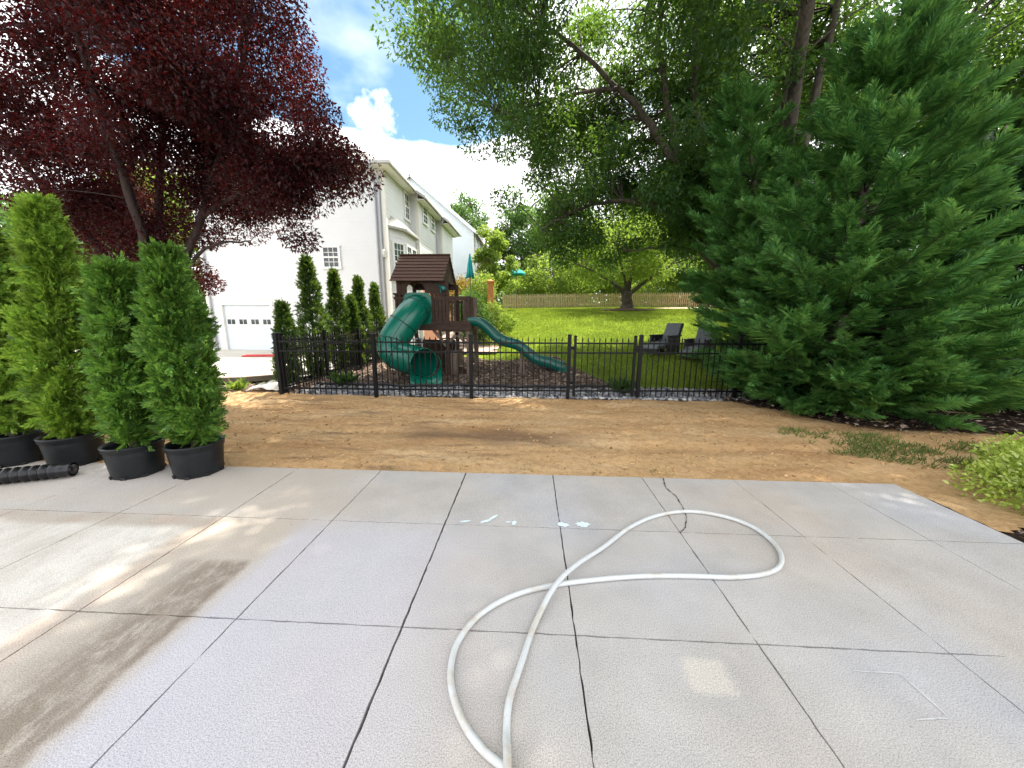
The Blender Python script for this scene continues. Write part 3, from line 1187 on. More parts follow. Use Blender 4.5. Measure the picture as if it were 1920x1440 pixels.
grid_sheet('lawn', -3.9, 26, 7.5, 40, .3, .3, lambda x, y: hgt(x, y)-.035, M['lawn'])
grid_sheet('mulch', -5.05, 2.8, 7.5, 13.6, .08, .08, lambda x, y: hgt(x, y)+.004+(fbm(x*6, y*6, 9, 3)-.5)*.05, M['mulch'], in_mulch)
grid_sheet('mulch_side', -9.5, -5.0, 7.0, 13.2, .1, .1, lambda x, y: .02+(fbm(x*4, y*4, 19, 3)-.5)*.08, M['mulch'], lambda x, y: x > -5.7-1.6*smooth(8.3, 7.4, y)-.6*(fbm(y*.9, y*0, 4)-.5))
grid_sheet('gravel', -5.1, 9, 7.0, 8.1, .06, .06, lambda x, y: .01+hgt(x, y)*.6+(fbm(x*8, y*8, 29, 3)-.5)*.03, M['gravel'],
           lambda x, y: y < 7.9+(fbm(x*.7, 0*x, 31)-.5)*.25+.1*smooth(0, 3, x))
grid_sheet('driveway', -26, -5.9, 7.9, 16.6, .5, .5, lambda x, y: .05+.0*x, M['drive_concrete'], lambda x, y: x < -5.9-2.4*smooth(9.6, 7.7, y))
grid_sheet('sand_path', 8.2, 16, 23.0, 25.6, .2, .2, lambda x, y: hgt(x, y)+.02, M['path_sand'], lambda x, y: np.abs(y-24.4-.1*(x-9)) < .85-.5*smooth(9.6, 8.2, x))
grid_sheet('garden_bed', -4.2, -.6, 11.2, 17.5, .2, .2, lambda x, y: hgt(x, y)+.03, M['path_sand'], lambda x, y: (x < -.9+.5*(fbm(y*.8, y*0, 6)-.5)-.25*np.abs(y-14.6)) & (y > 12.5))
grid_sheet('tree_ring', 4.0, 8.3, 21.4, 24.8, .1, .1, lambda x, y: hgt(x, y)+.03+.12*np.exp(-((x-6.0)**2+(y-23)**2)*1.2), M['mulch'], lambda x, y: ((x-6.1)/1.7)**2+((y-23)/1.1)**2 < 1)


# loose stuff on the ground
def stones(name, n, xr, yr, size, zf, mat, seed, mask=None, squash=.6):
    rng = np.random.default_rng(seed)
    ph = (1+5**.5)/2
    ico = np.array([(-1, ph, 0), (1, ph, 0), (-1, -ph, 0), (1, -ph, 0), (0, -1, ph), (0, 1, ph), (0, -1, -ph), (0, 1, -ph), (ph, 0, -1), (ph, 0, 1), (-ph, 0, -1), (-ph, 0, 1)])/1.9
    fc = np.array([(0, 11, 5), (0, 5, 1), (0, 1, 7), (0, 7, 10), (0, 10, 11), (1, 5, 9), (5, 11, 4), (11, 10, 2), (10, 7, 6), (7, 1, 8), (3, 9, 4), (3, 4, 2), (3, 2, 6), (3, 6, 8), (3, 8, 9), (4, 9, 5), (2, 4, 11), (6, 2, 10), (8, 6, 7), (9, 8, 1)])
    x = xr[0]+(xr[1]-xr[0])*rng.random(n)
    y = yr[0]+(yr[1]-yr[0])*rng.random(n)
    if mask is not None:
        k = mask(x, y)
        x, y = x[k], y[k]
    n = len(x)
    s = size[0]+(size[1]-size[0])*rng.random((n, 1))**2
    sc3 = s*(.6+.7*rng.random((n, 3)))*np.array([1, 1, squash])
    a = rng.random(n)*6.28
    V = ico[None]*(1+.25*rng.normal(size=(n, 12, 1)))*sc3[:, None]
    ca, sa = np.cos(a)[:, None], np.sin(a)[:, None]
    Vx = V[:, :, 0]*ca-V[:, :, 1]*sa
    Vy = V[:, :, 0]*sa+V[:, :, 1]*ca
    V = np.stack([Vx+x[:, None], Vy+y[:, None], V[:, :, 2]+zf(x, y)[:, None]+sc3[:, 2:3]*.3], -1)
    F = (np.arange(n)[:, None, None]*12+fc[None]).reshape(-1, 3)
    return link_mesh(name, npmesh(name, V.reshape(-1, 3), F), mat, None, 'stuff')


stones('gravel_stones', 5200, (-5.0, 7.5), (7.0, 8.1), (.025, .06), lambda x, y: .012+hgt(x, y)*.6, M['gravel_stone'], 2, lambda x, y: y < 7.86+(fbm(x*.7, 0*x, 31)-.5)*.25+.1*smooth(0, 3, x))
stones('dirt_clods', 6500, (-9, 6.5), (3.5, 7.0), (.006, .022), dirt_z, M['clod'], 3, lambda x, y: fbm(x*1.6, y*1.6, 44) > .42)


def chips(name, n, xr, yr, size, zf, mat, seed, mask=None):
    rng = np.random.default_rng(seed)
    x = xr[0]+(xr[1]-xr[0])*rng.random(n)
    y = yr[0]+(yr[1]-yr[0])*rng.random(n)
    if mask is not None:
        k = mask(x, y)
        x, y = x[k], y[k]
    n = len(x)
    C = np.stack([x, y, zf(x, y)+.02+.02*rng.random(n)], 1)
    a = rng.random(n)*6.28
    A = unit(np.stack([np.cos(a), np.sin(a), rng.normal(size=n)*.25], 1))
    L = size[0]+(size[1]-size[0])*rng.random(n)
    V, F = blades(C, A, L, L*(.25+.2*rng.random(n)), unit(rng.normal(size=(n, 3))*.35+np.array([0, 0, 1.])), fold=.05, droop=.0)
    return link_mesh(name, npmesh(name, V, F), mat, None, 'stuff')


chips('mulch_chips', 26000, (-5.0, 2.8), (7.6, 13.4), (.05, .13), hgt, M['mulch_chip'], 5, in_mulch)
chips('leaf_litter', 5000, (-9.0, -5.0), (6.9, 12.5), (.05, .12), lambda x, y: .03+0*x, M['mulch_chip'], 6, lambda x, y: (x > -5.6-1.5*smooth(8.3, 7.4, y)))
chips('bed_litter', 5000, (3.2, 13), (4.7, 7.9), (.04, .10), lambda x, y: .02+0*x, M['mulch_chip'], 7, lambda x, y: (y > 5.3-.12*(x-4)) & (x > 3.7+.7*(7.1-y)))
chips('shrub_bed_litter', 3000, (3.68, 7), (1.5, 3.5), (.03, .08), lambda x, y: -.03+0*x, M['mulch_chip'], 8, lambda x, y: y < 2.68+.42*(x-3.66)+.5*(fbm(x*2.5, y*2.5, 61)-.5))


def grass(name, n, xr, yr, hh, zf, mat, seed, mask, tilt=.35, wd=.012, pw=1.):
    rng = np.random.default_rng(seed)
    x = xr[0]+(xr[1]-xr[0])*rng.random(n)
    y = yr[0]+(yr[1]-yr[0])*rng.random(n)**pw
    k = mask(x, y)
    x, y = x[k], y[k]
    n = len(x)
    C = np.stack([x, y, zf(x, y)-.02], 1)
    A = unit(rng.normal(size=(n, 3))*tilt*np.array([1, 1, .2])+np.array([0, 0, 1.]))
    L = hh[0]+(hh[1]-hh[0])*rng.random(n)
    V, F = blades(C, A, L, wd*(1+.08*(y-7))*(.7+.6*rng.random(n)), None, rng, fold=.02, droop=.15)
    return link_mesh(name, npmesh(name, V, F), mat, None, 'stuff')


def lawn_ok(x, y):
    return ~in_mulch(x, y) & (y > 8.05) & (x > np.where(y < 17.5, -1.0-.25*np.abs(y-14.6), -3)) & ~(((x-6.1)/1.7)**2+((y-23)/1.1)**2 < 1)


grass('lawn_grass', 150000, (-3, 13), (7.9, 27), (.05, .10), lambda x, y: hgt(x, y)-.02, M['grass_blade'], 11, lawn_ok, .45, .012, 1.35)
grass('weeds', 15000, (1.9, 6.5), (3.3, 5.6), (.03, .13), lambda x, y: 0*x+.01, M['weed_blade'], 12,
      lambda x, y: (x > 3.25) & (fbm(x*2.6, y*3.6, 77) > .60-.22*smooth(3.1, 4.6, x)) & (np.abs(y-(4.95-.30*(x-3.))) < .30+.35*smooth(3, 4.4, x)), .8, .010)
grass('patio_edge_grass', 260, (-2, 2.5), (3.5, 3.75), (.03, .08), lambda x, y: 0*x+.0, M['weed_blade'], 13, lambda x, y: fbm(x*3, y*0, 17) > .55, .8, .006)


def weed_plant(label, x, y, z, s, seed, mat, n=60):
    rng = np.random.default_rng(seed)
    a = rng.random(n)*6.28
    A = unit(np.stack([np.cos(a), np.sin(a), .5+.7*rng.random(n)], 1))
    C = np.stack([rng.normal(size=n)*.04*s, rng.normal(size=n)*.04*s, rng.random(n)*.05], 1)
    L = s*(.12+.2*rng.random(n))
    V, F = blades(C, A, L, L*.28, None, rng, droop=.25)
    o = link_mesh('weed_plant', npmesh('weed_plant', V, F), mat)
    o.location = (x, y, z)
    return tag(o, label, 'plant')


weed_plant('small green weed in the mulch left of the metal fence corner post', -6.3, 7.15, .05, 1.0, 1, M['bright_leaf'])
weed_plant('leafy weed beside the crumpled plastic sheet by the corner post', -5.55, 7.35, .05, .9, 2, M['bright_leaf'])
weed_plant('leafy green plant growing inside the fence corner below the planted evergreens', -4.4, 8.0, .05, 1.4, 3, M['mid_leaf'], 110)
weed_plant('green plant growing in the gravel beside the right gate post', 1.98, 7.55, .05, 1.3, 4, M['mid_leaf'], 120)

# ================================================================== GARDEN HOSE
hp = [(.35, .2), (.05, .55), (-.045, .8), (-.06, 1.0), (-.07, 1.1), (-.065, 1.22), (-.02, 1.38), (.05, 1.61), (.17, 1.85), (.32, 2.04), (.54, 2.27), (.80, 2.53), (1.07, 2.71), (1.35, 2.79), (1.59, 2.74),
      (1.74, 2.62), (1.79, 2.45), (1.76, 2.28), (1.66, 2.14), (1.51, 2.06), (1.29, 2.02), (1.02, 2.015), (.72, 1.995), (.41, 1.945), (.14, 1.88), (-.08, 1.79), (-.25, 1.65), (-.335, 1.49), (-.345, 1.35), (-.31, 1.23), (-.24, 1.12), (-.155, 1.04), (-.06, .985), (.15, .86), (.5, .7), (.9, .5)]
hz = []
for i, (x, y) in enumerate(hp):
    z = .0165
    if (.1 < x < .4 and 1.85 <= y < 2.1 and i < 12):
        z += .028
    if i in (2, 3):
        z += .026 if i == 3 else .02
    hz.append((x, y, z))
mb = MB()
mb.tube(crom(hz, 8), .0155, 12)
tag(mb.build('garden_hose', M['hose_rubber'], None, smooth_=True), 'long white garden hose lying in a loop that crosses itself on the concrete patio', 'hose')

# ================================================================== CORRUGATED PIPE
a, b = Vector((-4.62, 3.13, .078)), Vector((-7.2, 2.06, .078))
d = b-a
n = 170
pts, rad = [], []
for i in range(n):
    t = i/(n-1)
    pts.append(a+d*t)
    rad.append(.066+.011*(1 if (i % 4) < 2 else -1)*(1 if i > 7 else .2))
mb = MB()
mb.tube(pts, rad, 24, cap=False)
mb.tube([a+d.normalized()*.03, a-d.normalized()*.002], [.05, .05], 20, cap=True)
tag(mb.build('drain_pipe', M['pipe_plastic'], None, smooth_=True), 'black corrugated drain pipe lying on the patio in front of the left pots', 'pipe')

# ================================================================== POTTED ARBORVITAE
GP = 'potted evergreens lined up along the back edge of the patio'


def potted(label, x, y, rr, hh, top, rad, n, seed, mat, cone, lean=0.):
    t = thing('potted_evergreen', label, 'potted tree', (x, y, 0), 0, GP)
    pt = MB()
    ro, rb = rr, rr*.83
    pt.lathe([(.02, .012), (rb-.02, .012), (rb-.006, .0), (rb, .012), (rb+(ro-rb)*.86-.012, hh-.065), (ro-.018, hh-.062), (ro-.006, hh-.05), (ro-.006, hh-.018), (ro, hh-.008), (ro-.004, hh), (ro-.02, hh), (ro-.026, hh-.03), (ro-.035, hh-.07), (rb, .06)], (0, 0, 0), 48)
    po = pt.build('pot', M['black_plastic'], t, smooth_=True)
    # drain notches at the foot and the rolled rim
    for k in range(8):
        nt = MB()
        a_ = k*math.pi/4+.3
        nt.obox((math.cos(a_)*(rb+.003), math.sin(a_)*(rb+.003), .016), (math.cos(a_)*.008, math.sin(a_)*.008, 0), (-math.sin(a_)*.022, math.cos(a_)*.022, 0), (0, 0, .014))
        nt.build('drain_notch', M['wicker'], po)
    rm = MB()
    rm.lathe([(ro-.010+.011*math.cos(q), hh-.004+.011*math.sin(q)) for q in np.linspace(0, 2*math.pi, 9)], (0, 0, 0), 48)
    rm.build('rim', M['black_plastic'], po, smooth_=True)
    so = MB()
    rng = np.random.default_rng(seed)
    so.lathe([(0.001, hh-.075), (ro*.4, hh-.07), (ro*.7, hh-.075), (ro-.034, hh-.085)], (0, 0, 0), 24)
    so.build('soil', M['potting_soil'], po, smooth_=True)
    st = MB()
    st.tube([(0, 0, hh-.08), (.01, 0, .8), (lean*.5, .01, top*.6), (lean, 0, top*.95)], [.035, .028, .018, .005], 8)
    for k in range(26):
        a_ = rng.random()*6.28
        z = hh+.05+(top-hh)*.8*rng.random()
        L_ = rad*(.6+.3*rng.random())*(1-.4*z/top)
        st.tube([(lean*z/top, 0, z), (math.cos(a_)*L_*.5, math.sin(a_)*L_*.5, z+L_*.35), (math.cos(a_)*L_, math.sin(a_)*L_, z+L_*1.0)], [.010, .007, .003], 5)
    st.build('stem', M['bark_light'], t, smooth_=True)
    V, F = thuja_foliage(top-hh-.02, rad, n, seed, hh+.0, cone)
    V[:, 0] += lean*V[:, 2]/top
    leaf_object('foliage', V, F, mat, t)
    return t


potted('potted evergreen at the right end of the row, dark green with a blunt top', -3.47, 3.32, .245, .33, 2.28, .235, 3700, 3, M['thuja_leaf'], .58)
potted('potted evergreen second from the right, loose foliage drooping over its pot front', -4.08, 3.26, .24, .33, 2.14, .225, 3000, 4, M['thuja_leaf'], .55, .17)
potted('tallest potted evergreen, coloured sunlit lime and pointed, behind the corrugated pipe', -5.06, 3.48, .25, .33, 2.78, .225, 4000, 5, M['thuja_leaf_sunlit'], .75, .24)
potted('potted evergreen at the left end of the row, cut off by the photo edge', -5.72, 3.46, .25, .33, 2.55, .23, 3400, 6, M['thuja_leaf_sunlit'], .7, .2)

# a drooping spray hanging over the front of the second pot
# ================================================================== METAL FENCE
FZ = 1.24


def picket_panel(mb, p0, p1, z0=0., gate=False):
    p0, p1 = Vector((*p0, z0)), Vector((*p1, z0))
    d = p1-p0
    L = d.length
    u = d.normalized()
    for z in (.17, .935, 1.125):
        mb.bar(p0+Vector((0, 0, z)), p1+Vector((0, 0, z)), .024, .032)
    n = int(round(L/.112))
    for i in range(1, n):
        p = p0+u*(L*i/n)
        mb.bar(p+Vector((0, 0, .05)), p+Vector((0, 0, FZ-.07)), .0165)
        # spear tip
        a_, s = p+Vector((0, 0, FZ-.07)), Vector((-u.y, u.x, 0))
        w_ = .017
        vs = [a_+u*w_*.5+s*w_*.5, a_-u*w_*.5+s*w_*.5, a_-u*w_*.5-s*w_*.5, a_+u*w_*.5-s*w_*.5]
        b_ = Vector((0, 0, .025))
        vs += [v+b_+(v-a_)*.35 for v in vs]
        vs.append(a_+Vector((0, 0, .085)))
        mb.add(vs, [(0, 1, 5, 4), (1, 2, 6, 5), (2, 3, 7, 6), (3, 0, 4, 7), (4, 5, 8), (5, 6, 8), (6, 7, 8), (7, 4, 8)])


def fence_post(mb, p, w=.068, h=1.30, z0=-.05):
    x, y = p
    mb.box(x-w/2, x+w/2, y-w/2, y+w/2, z0, h-.03)
    c = w/2+.006
    mb.add([(x-c, y-c, h-.03), (x+c, y-c, h-.03), (x+c, y+c, h-.03), (x-c, y+c, h-.03), (x-c, y-c, h-.012), (x+c, y-c, h-.012), (x+c, y+c, h-.012), (x-c, y+c, h-.012), (x, y, h+.008)],
           [(0, 3, 2, 1), (0, 1, 5, 4), (1, 2, 6, 5), (2, 3, 7, 6), (3, 0, 4, 7), (4, 5, 8), (5, 6, 8), (6, 7, 8), (7, 4, 8)])


def metal_fence(label, posts, hs=None):
    t = thing('metal_fence', label, 'fence', (*posts[0], 0))
    off = (*posts[0], 0)
    for k, p in enumerate(posts):
        mb = MB(off)
        fence_post(mb, p)
        mb.build('post', M['black_metal'], t)
    for p, q in zip(posts, posts[1:]):
        mb = MB(off)
        u = (Vector(q)-Vector(p)).normalized()*.036
        picket_panel(mb, Vector(p)+u, Vector(q)-u)
        mb.build('fence_panel', M['black_metal'], t)
    return t


metal_fence('black metal picket fence along the dirt in front of the playset, left of the gate', [(-5.1, 6.86), (-3.12, 6.89), (-1.17, 6.95), (.78, 7.01)])
metal_fence('black metal picket fence running from the gate into the big cypress', [(2.20, 7.12), (4.15, 7.2), (6.1, 7.28), (8.05, 7.36)])
metal_fence('black metal picket fence running back from the corner along the planted evergreens', [(-5.1, 6.985), (-5.12, 8.6), (-5.14, 10.4), (-5.16, 12.2), (-5.18, 14.0)])
g0, g1 = (.895, 7.015), (2.085, 7.105)
t = thing('fence_gate', 'black metal picket gate between two doubled posts right of the green slide', 'gate', (*g0, 0))
for g_ in (g0, g1):
    mb = MB((*g0, 0))
    fence_post(mb, g_, .05, 1.28, .06)
    mb.build('gate_stile', M['black_metal'], t)
mb = MB((*g0, 0))
u = (Vector(g1)-Vector(g0)).normalized()*.027
picket_panel(mb, Vector(g0)+u, Vector(g1)-u)
mb.build('gate_panel', M['black_metal'], t)
mb = MB((*g0, 0))
mb.box(2.05, 2.14, 7.045, 7.075, .95, 1.09)
mb.tube([(2.06, 7.04, 1.02), (2.06, 7.0, 1.02), (2.12, 6.99, 1.02)], .009, 8)
mb.build('latch', M['black_metal'], t, bevel=.004)
for z in (.3, 1.0):
    mb = MB((*g0, 0))
    mb.box(.795, .90, 7.035, 7.06, z, z+.06)
    mb.build('hinge', M['black_metal'], t)

# plastic landscape edging between mulch and gravel
xs = np.linspace(-5.0, 2.3, 60)
pts = [(x, 7.86+(float(fbm(np.array([x*.7]), np.array([0.]), 31)[0])-.5)*.25+.1*float(smooth(0, 3, x))+.02*math.sin(x*5), .075+H(x, 7.9)*.6+.012*math.sin(x*7)) for x in xs]
mb = MB()
mb.tube(pts, .032, 8)
tag(mb.build('garden_edging', M['edging'], None, smooth_=True), 'black plastic garden edging snaking between the gravel and the mulch', 'edging')

# crumpled plastic sheet by corner post
rng = np.random.default_rng(2)
gx, gy = np.meshgrid(np.linspace(-.32, .42, 22), np.linspace(-.28, .28, 18))
gz = .02+.30*fbm(gx*5+3, gy*6+1, 5, 3)*np.exp(-(gx**2*7+gy**2*9))+.05*fbm(gx*14, gy*14, 9, 2)
i = np.arange(22*18).reshape(18, 22)
Fq = np.stack([i[:-1, :-1], i[:-1, 1:], i[1:, 1:], i[1:, :-1]], -1).reshape(-1, 4)
me = npmesh('plastic_sheet', np.stack([gx.ravel(), gy.ravel()+.12*gx.ravel(), gz.ravel()], 1), Fq)
o = link_mesh('plastic_sheet', me, M['tarp'], None)
o.location = (-5.6, 7.22, .03)
tag(o, 'crumpled pale plastic sheet on the ground at the left fence corner', 'plastic sheet')
md = o.modifiers.new('thick', 'SOLIDIFY')
md.thickness = .004

# timber kerb along the near edge of the driveway
mb = MB()
P = [(-5.85, 9.9), (-6.4, 9.0), (-7.2, 8.32), (-8.4, 7.95), (-12, 7.8)]
for p, q in zip(P, P[1:]):
    mb.bar((*p, .06), (*q, .06), .12, .14)
tag(mb.build('timber_kerb', M['timber'], None, bevel=.01), 'weathered timber kerb along the near edge of the sunny driveway', 'kerb')
mb = MB()
mb.bar((-11.3, 13.3, .085), (-9.2, 13.75, .085), .22, .05)
mb.bar((-11.2, 13.35, .12), (-9.6, 13.66, .12), .08, .03)
tag(mb.build('red_board', M['red_paint'], None, bevel=.01), 'flat red board lying on the driveway in front of the garage', 'board')

# ================================================================== PLAYSET
PO = (-2.6, 9.9, 0)
ps = thing('playset', 'brown wooden playset tower with green tube slide, wavy slide and a pitched board roof', 'playset', PO)


def P_():
    return MB(PO)


rnd = random.Random(7)
x0, x1, y0, y1 = -3.56, -2.16, 9.45, 10.85
for (x, y, zt) in [(x0+.06, y0+.05, 2.56), (x1-.06, y0+.05, 2.56), (x0+.06, y1-.05, 2.56), (x1-.06, y1-.05, 2.56), (-1.66, y0+.05, 2.18), (-1.66, y1-.05, 2.18)]:
    mb = P_()
    mb.box(x-.05, x+.05, y-.05, y+.05, -.1, zt)
    mb.build('post', M['wood_grey'] if zt < 2.4 else M['wood_dark'], ps, bevel=.008)
mb = P_()
for k in range(10):
    ya = y0+k*.14
    mb.box(x0, -1.62, ya, ya+.132, 1.40, 1.44)
mb.box(x0-.02, -1.58, y0-.045, y0-.002, 1.27, 1.42)
mb.box(x0-.02, -1.58, y1+.002, y1+.045, 1.27, 1.42)
mb.box(-1.60, -1.56, y0, y1, 1.27, 1.42)
mb.box(x0-.045, x0-.004, y0, y1, 1.27, 1.42)
mb.build('deck', M['wood_dark'], ps)


def rail(mb, p, q, z0, z1, wd=.09, gap=.025, cap=True):
    p, q = Vector((*p, 0)), Vector((*q, 0))
    d = q-p
    L = d.length
    u = d.normalized()
    n = max(1, int(L/(wd+gap)))
    for k in range(n):
        c = p+u*(L*(k+.5)/n)
        mb.bar(c+Vector((0, 0, z0)), c+Vector((0, 0, z1)), .022, wd*(.96+.08*rnd.random()), up=u)
    if cap:
        mb.bar(p+Vector((0, 0, z1+.02)), q+Vector((0, 0, z1+.02)), .10, .042)
        mb.bar(p+Vector((0, 0, z1-.09)), q+Vector((0, 0, z1-.09)), .05, .07)
        mb.bar(p+Vector((0, 0, z0+.06)), q+Vector((0, 0, z0+.06)), .05, .07)


for nm, p, q, za, zb, wd, gp in [('railing', (x0-.06, y0-.02), (-3.30, y0-.02), 1.42, 2.2, .055, .03), ('railing', (-2.63, y0-.02), (x1+.02, y0-.02), 1.42, 2.2, .085, .012),
                                 ('railing', (x0, y1), (-1.62, y1), 1.42, 2.16, .05, .05), ('railing', (x0-.03, y0), (x0-.03, y1), 1.42, 2.2, .06, .03)]:
    mb = P_()
    rail(mb, p, q, za, zb, wd, gp)
    mb.build(nm, M['wood_dark'], ps)
mb = P_()     # front of the side balcony: a few slats and a frame
mb.box(x1+.03, -1.58, y0-.05, y0-.005, 2.06, 2.16)
mb.box(x1+.03, -1.58, y0-.06, y0-.006, 1.425, 1.52)
for xx in (-2.10, -2.02, -1.73, -1.655):
    mb.box(xx, xx+.055, y0-.04, y0-.012, 1.52, 2.06)
mb.box(-1.60, -1.56, y0, y0+.35, 1.425, 2.15)
mb.build('balcony_rail', M['wood_dark'], ps)
mb = P_()     # climbing grid seen through the balcony
for k in range(7):
    mb.box(-2.02, -1.70, y1-.12, y1-.09, 1.48+.09*k, 1.52+.09*k)
for xx in (-2.02, -1.88, -1.74):
    mb.box(xx, xx+.04, y1-.089, y1-.06, 1.45, 2.12)
mb.build('lattice', M['wood_grey'], ps)
# upper walls under the roof with an arched opening
mb = P_()
zA, zB = 2.27, 2.60
mb.box(x0+.11, -3.28, y0+.02, y0+.05, zA-.03, zB)
mb.box(-2.80, x1-.11, y0+.02, y0+.05, zA-.03, zB)
arc = [(-3.28, zB)]+[(-3.28+.48*k/10, zA+.12+.14*math.sin(math.pi*k/10)**.5) for k in range(11)]+[(-2.80, zB)]
mb.prism([(x, y0+.02, z) for x, z in arc], (0, .03, 0))
mb.build('upper_wall', M['wood_dark'], ps)
mb = P_()
mb.box(x0+.11, x1-.11, y1-.05, y1-.02, 2.42, zB)
mb.build('upper_wall', M['wood_dark'], ps)
# roof: overlapping boards on two slopes and the gables
rid_z, rid_y, eav_z = 3.30, 10.15, 2.53
roof = None
mb = P_()
nb = 8
for side in (-1, 1):
    ye = rid_y+side*.86
    for k in range(nb):
        t0, t1 = k/nb, (k+1)/nb
        ya, yb = ye+(rid_y-ye)*t0, ye+(rid_y-ye)*t1
        za, zb = eav_z+(rid_z-eav_z)*t0, eav_z+(rid_z-eav_z)*t1
        nv = Vector((0, side*(rid_z-eav_z), .86)).normalized()
        a_, b_ = Vector((0, ya, za))+nv*.028, Vector((0, yb, zb))+nv*.006-Vector((0, side*.02, -.015))
        xl, xr = -3.66+rnd.uniform(-.006, .006), -2.25+rnd.uniform(-.006, .006)
        q = [a_, b_, b_-nv*.018, a_-nv*.018]
        mb.add([(xl, v.y, v.z) for v in q]+[(xr, v.y, v.z) for v in q], [(0, 1, 2, 3), (7, 6, 5, 4), (0, 4, 5, 1), (1, 5, 6, 2), (2, 6, 7, 3), (3, 7, 4, 0)])
mb.box(-3.67, -2.24, rid_y-.05, rid_y+.05, rid_z+.012, rid_z+.04)
roof = mb.build('roof', M['wood_roof'], ps)
for xx in (-3.60, -2.32):
    mb = P_()
    mb.prism([(xx, rid_y-.80, eav_z+.03), (xx, rid_y+.80, eav_z+.03), (xx, rid_y, rid_z-.03)], (.025, 0, 0))
    mb.build('gable', M['wood_dark'], roof)
# posts, braces, ladder and sand box under the deck
for p, q in [((-1.70, y0+.04, .9), (-2.05, y0+.04, 1.28)), ((x1-.02, y0+.04, .95), (-1.88, y0+.04, 1.28)), ((x1-.10, y0+.04, .85), (-2.6, y0+.04, 1.28)), ((x0+.1, y0+.04, .9), (x0+.5, y0+.04, 1.28))]:
    mb = P_()
    mb.bar(p, q, .04, .08)
    mb.build('brace', M['wood_grey'], ps)
mb = P_()
for k in range(5):
    z = .22+.24*k
    yy = y1+.62-.13*k
    mb.box(-2.75, -1.85, yy, yy+.10, z, z+.04)
for xx in (-2.79, -1.84):
    mb.bar((xx, y1+.75, .0), (xx, y1+.03, 1.38), .04, .10)
mb.build('ladder', M['wood_grey'], ps)
mb = P_()
for k in range(5):
    mb.box(-2.32, -2.02, y0+.10, y0+.125, .05+.135*k, .18+.135*k)
    mb.box(-2.015, -1.99, y0+.10, y0+.95, .05+.135*k, .18+.135*k)
mb.box(-2.05, -2.015, y0+.126, y0+.16, .0, .76)
mb.box(-2.0, -1.72, y0+.2, y0+.9, .26, .30)
mb.box(-1.95, -1.6, y0-.1, y0-.06, .02, .09)
mb.build('store_box', M['wood_grey'], ps)
mb = P_()
mb.box(x0+.1, x1-.1, y1-.2, y1-.17, .0, .95)
mb.build('back_panel', M['wood_dark'], ps)
mb = P_()
cx, cz, yy = -3.0, .92, y0-.02
for a_, b_ in (((cx-.11, cz-.15), (cx+.11, cz-.11)), ((cx-.11, cz+.11), (cx+.11, cz+.15)), ((cx-.11, cz-.11), (cx-.07, cz+.11)), ((cx+.07, cz-.11), (cx+.11, cz+.11)), ((cx-.07, cz-.02), (cx+.07, cz+.02))):
    mb.box(a_[0], b_[0], yy-.03, yy, a_[1], b_[1])
mb.build('toy_window', M['grey_plastic'], ps, bevel=.006)

# tube slide
path = crom([(-2.97, 9.46, 1.84), (-2.99, 9.22, 1.80), (-3.10, 9.0, 1.60), (-3.28, 8.86, 1.32), (-3.42, 8.76, 1.05), (-3.42, 8.66, .80), (-3.16, 8.60, .64), (-2.80, 8.54, .56), (-2.53, 8.30, .52)], 8)
mb = P_()
mb.tube(path, .37, 32, cap=False)
slide = mb.build('tube_slide', M['slide_green'], ps, smooth_=True)
md = slide.modifiers.new('shell', 'SOLIDIFY')
md.thickness = .014
md.offset = -1
for idx in (9, 21, 33, 45):
    mb = P_()
    c, dd = path[idx], (path[idx+1]-path[idx-1]).normalized()
    mb.tube([c-dd*.014, c-dd*.012, c+dd*.012, c+dd*.014], [.371, .379, .379, .371], 40, cap=False)
    mb.build('seam_ring', M['slide_seam'], slide, smooth_=True)
mb = P_()      # the long joints of the half shells
for ang in (.9, .9+math.pi):
    pr = None
    line = []
    for k, c in enumerate(path):
        dd = (path[min(k+1, len(path)-1)]-path[max(k-1, 0)]).normalized()
        if pr is None:
            uu = dd.cross(Vector((0, 0, 1))).normalized()
        else:
            uu = (pr-dd*pr.dot(dd)).normalized()
        pr = uu
        vv = dd.cross(uu)
        line.append(c+(uu*math.cos(ang)+vv*math.sin(ang))*.371)
    mb.tube(line, .006, 6)
mb.build('long_seam', M['slide_seam'], slide, smooth_=True)
mb = P_()      # hood: a moulded plate with a round hole, ending in a short collar
hx, hz_, n = -2.97, 1.84, 40
outer, inner = [], []
for k in range(n):
    a_ = 2*math.pi*k/n
    cxa, sxa = math.cos(a_), math.sin(a_)
    e = 6
    r = 1/((abs(cxa/.37)**e+abs(sxa/.415)**e)**(1/e))
    outer.append((hx+cxa*r, hz_+sxa*r))
    inner.append((hx+cxa*.345, hz_+sxa*.345))
for (ya, yb) in ((y0-.055, y0-.075),):
    vs = [(x, ya, z) for x, z in outer]+[(x, yb, z) for x, z in outer]+[(x, yb, z) for x, z in inner]+[(x, ya, z) for x, z in inner]
    fs = []
    for k in range(n):
        q = (k+1) % n
        fs += [(k, q, n+q, n+k), (n+k, n+q, 2*n+q, 2*n+k), (2*n+k, 2*n+q, 3*n+q, 3*n+k), (3*n+k, 3*n+q, q, k)]
    mb.add(vs, fs)
mb.build('hood', M['slide_green'], slide)
mb = P_()      # open chute at the foot
end, dirv = path[-1], (path[-1]-path[-2]).normalized()
cpts = crom([end, end+Vector((.06, -.12, -.03)), end+Vector((.12, -.27, -.16)), end+Vector((.14, -.36, -.30))], 5)
vs, fs, m_ = [], [], 22
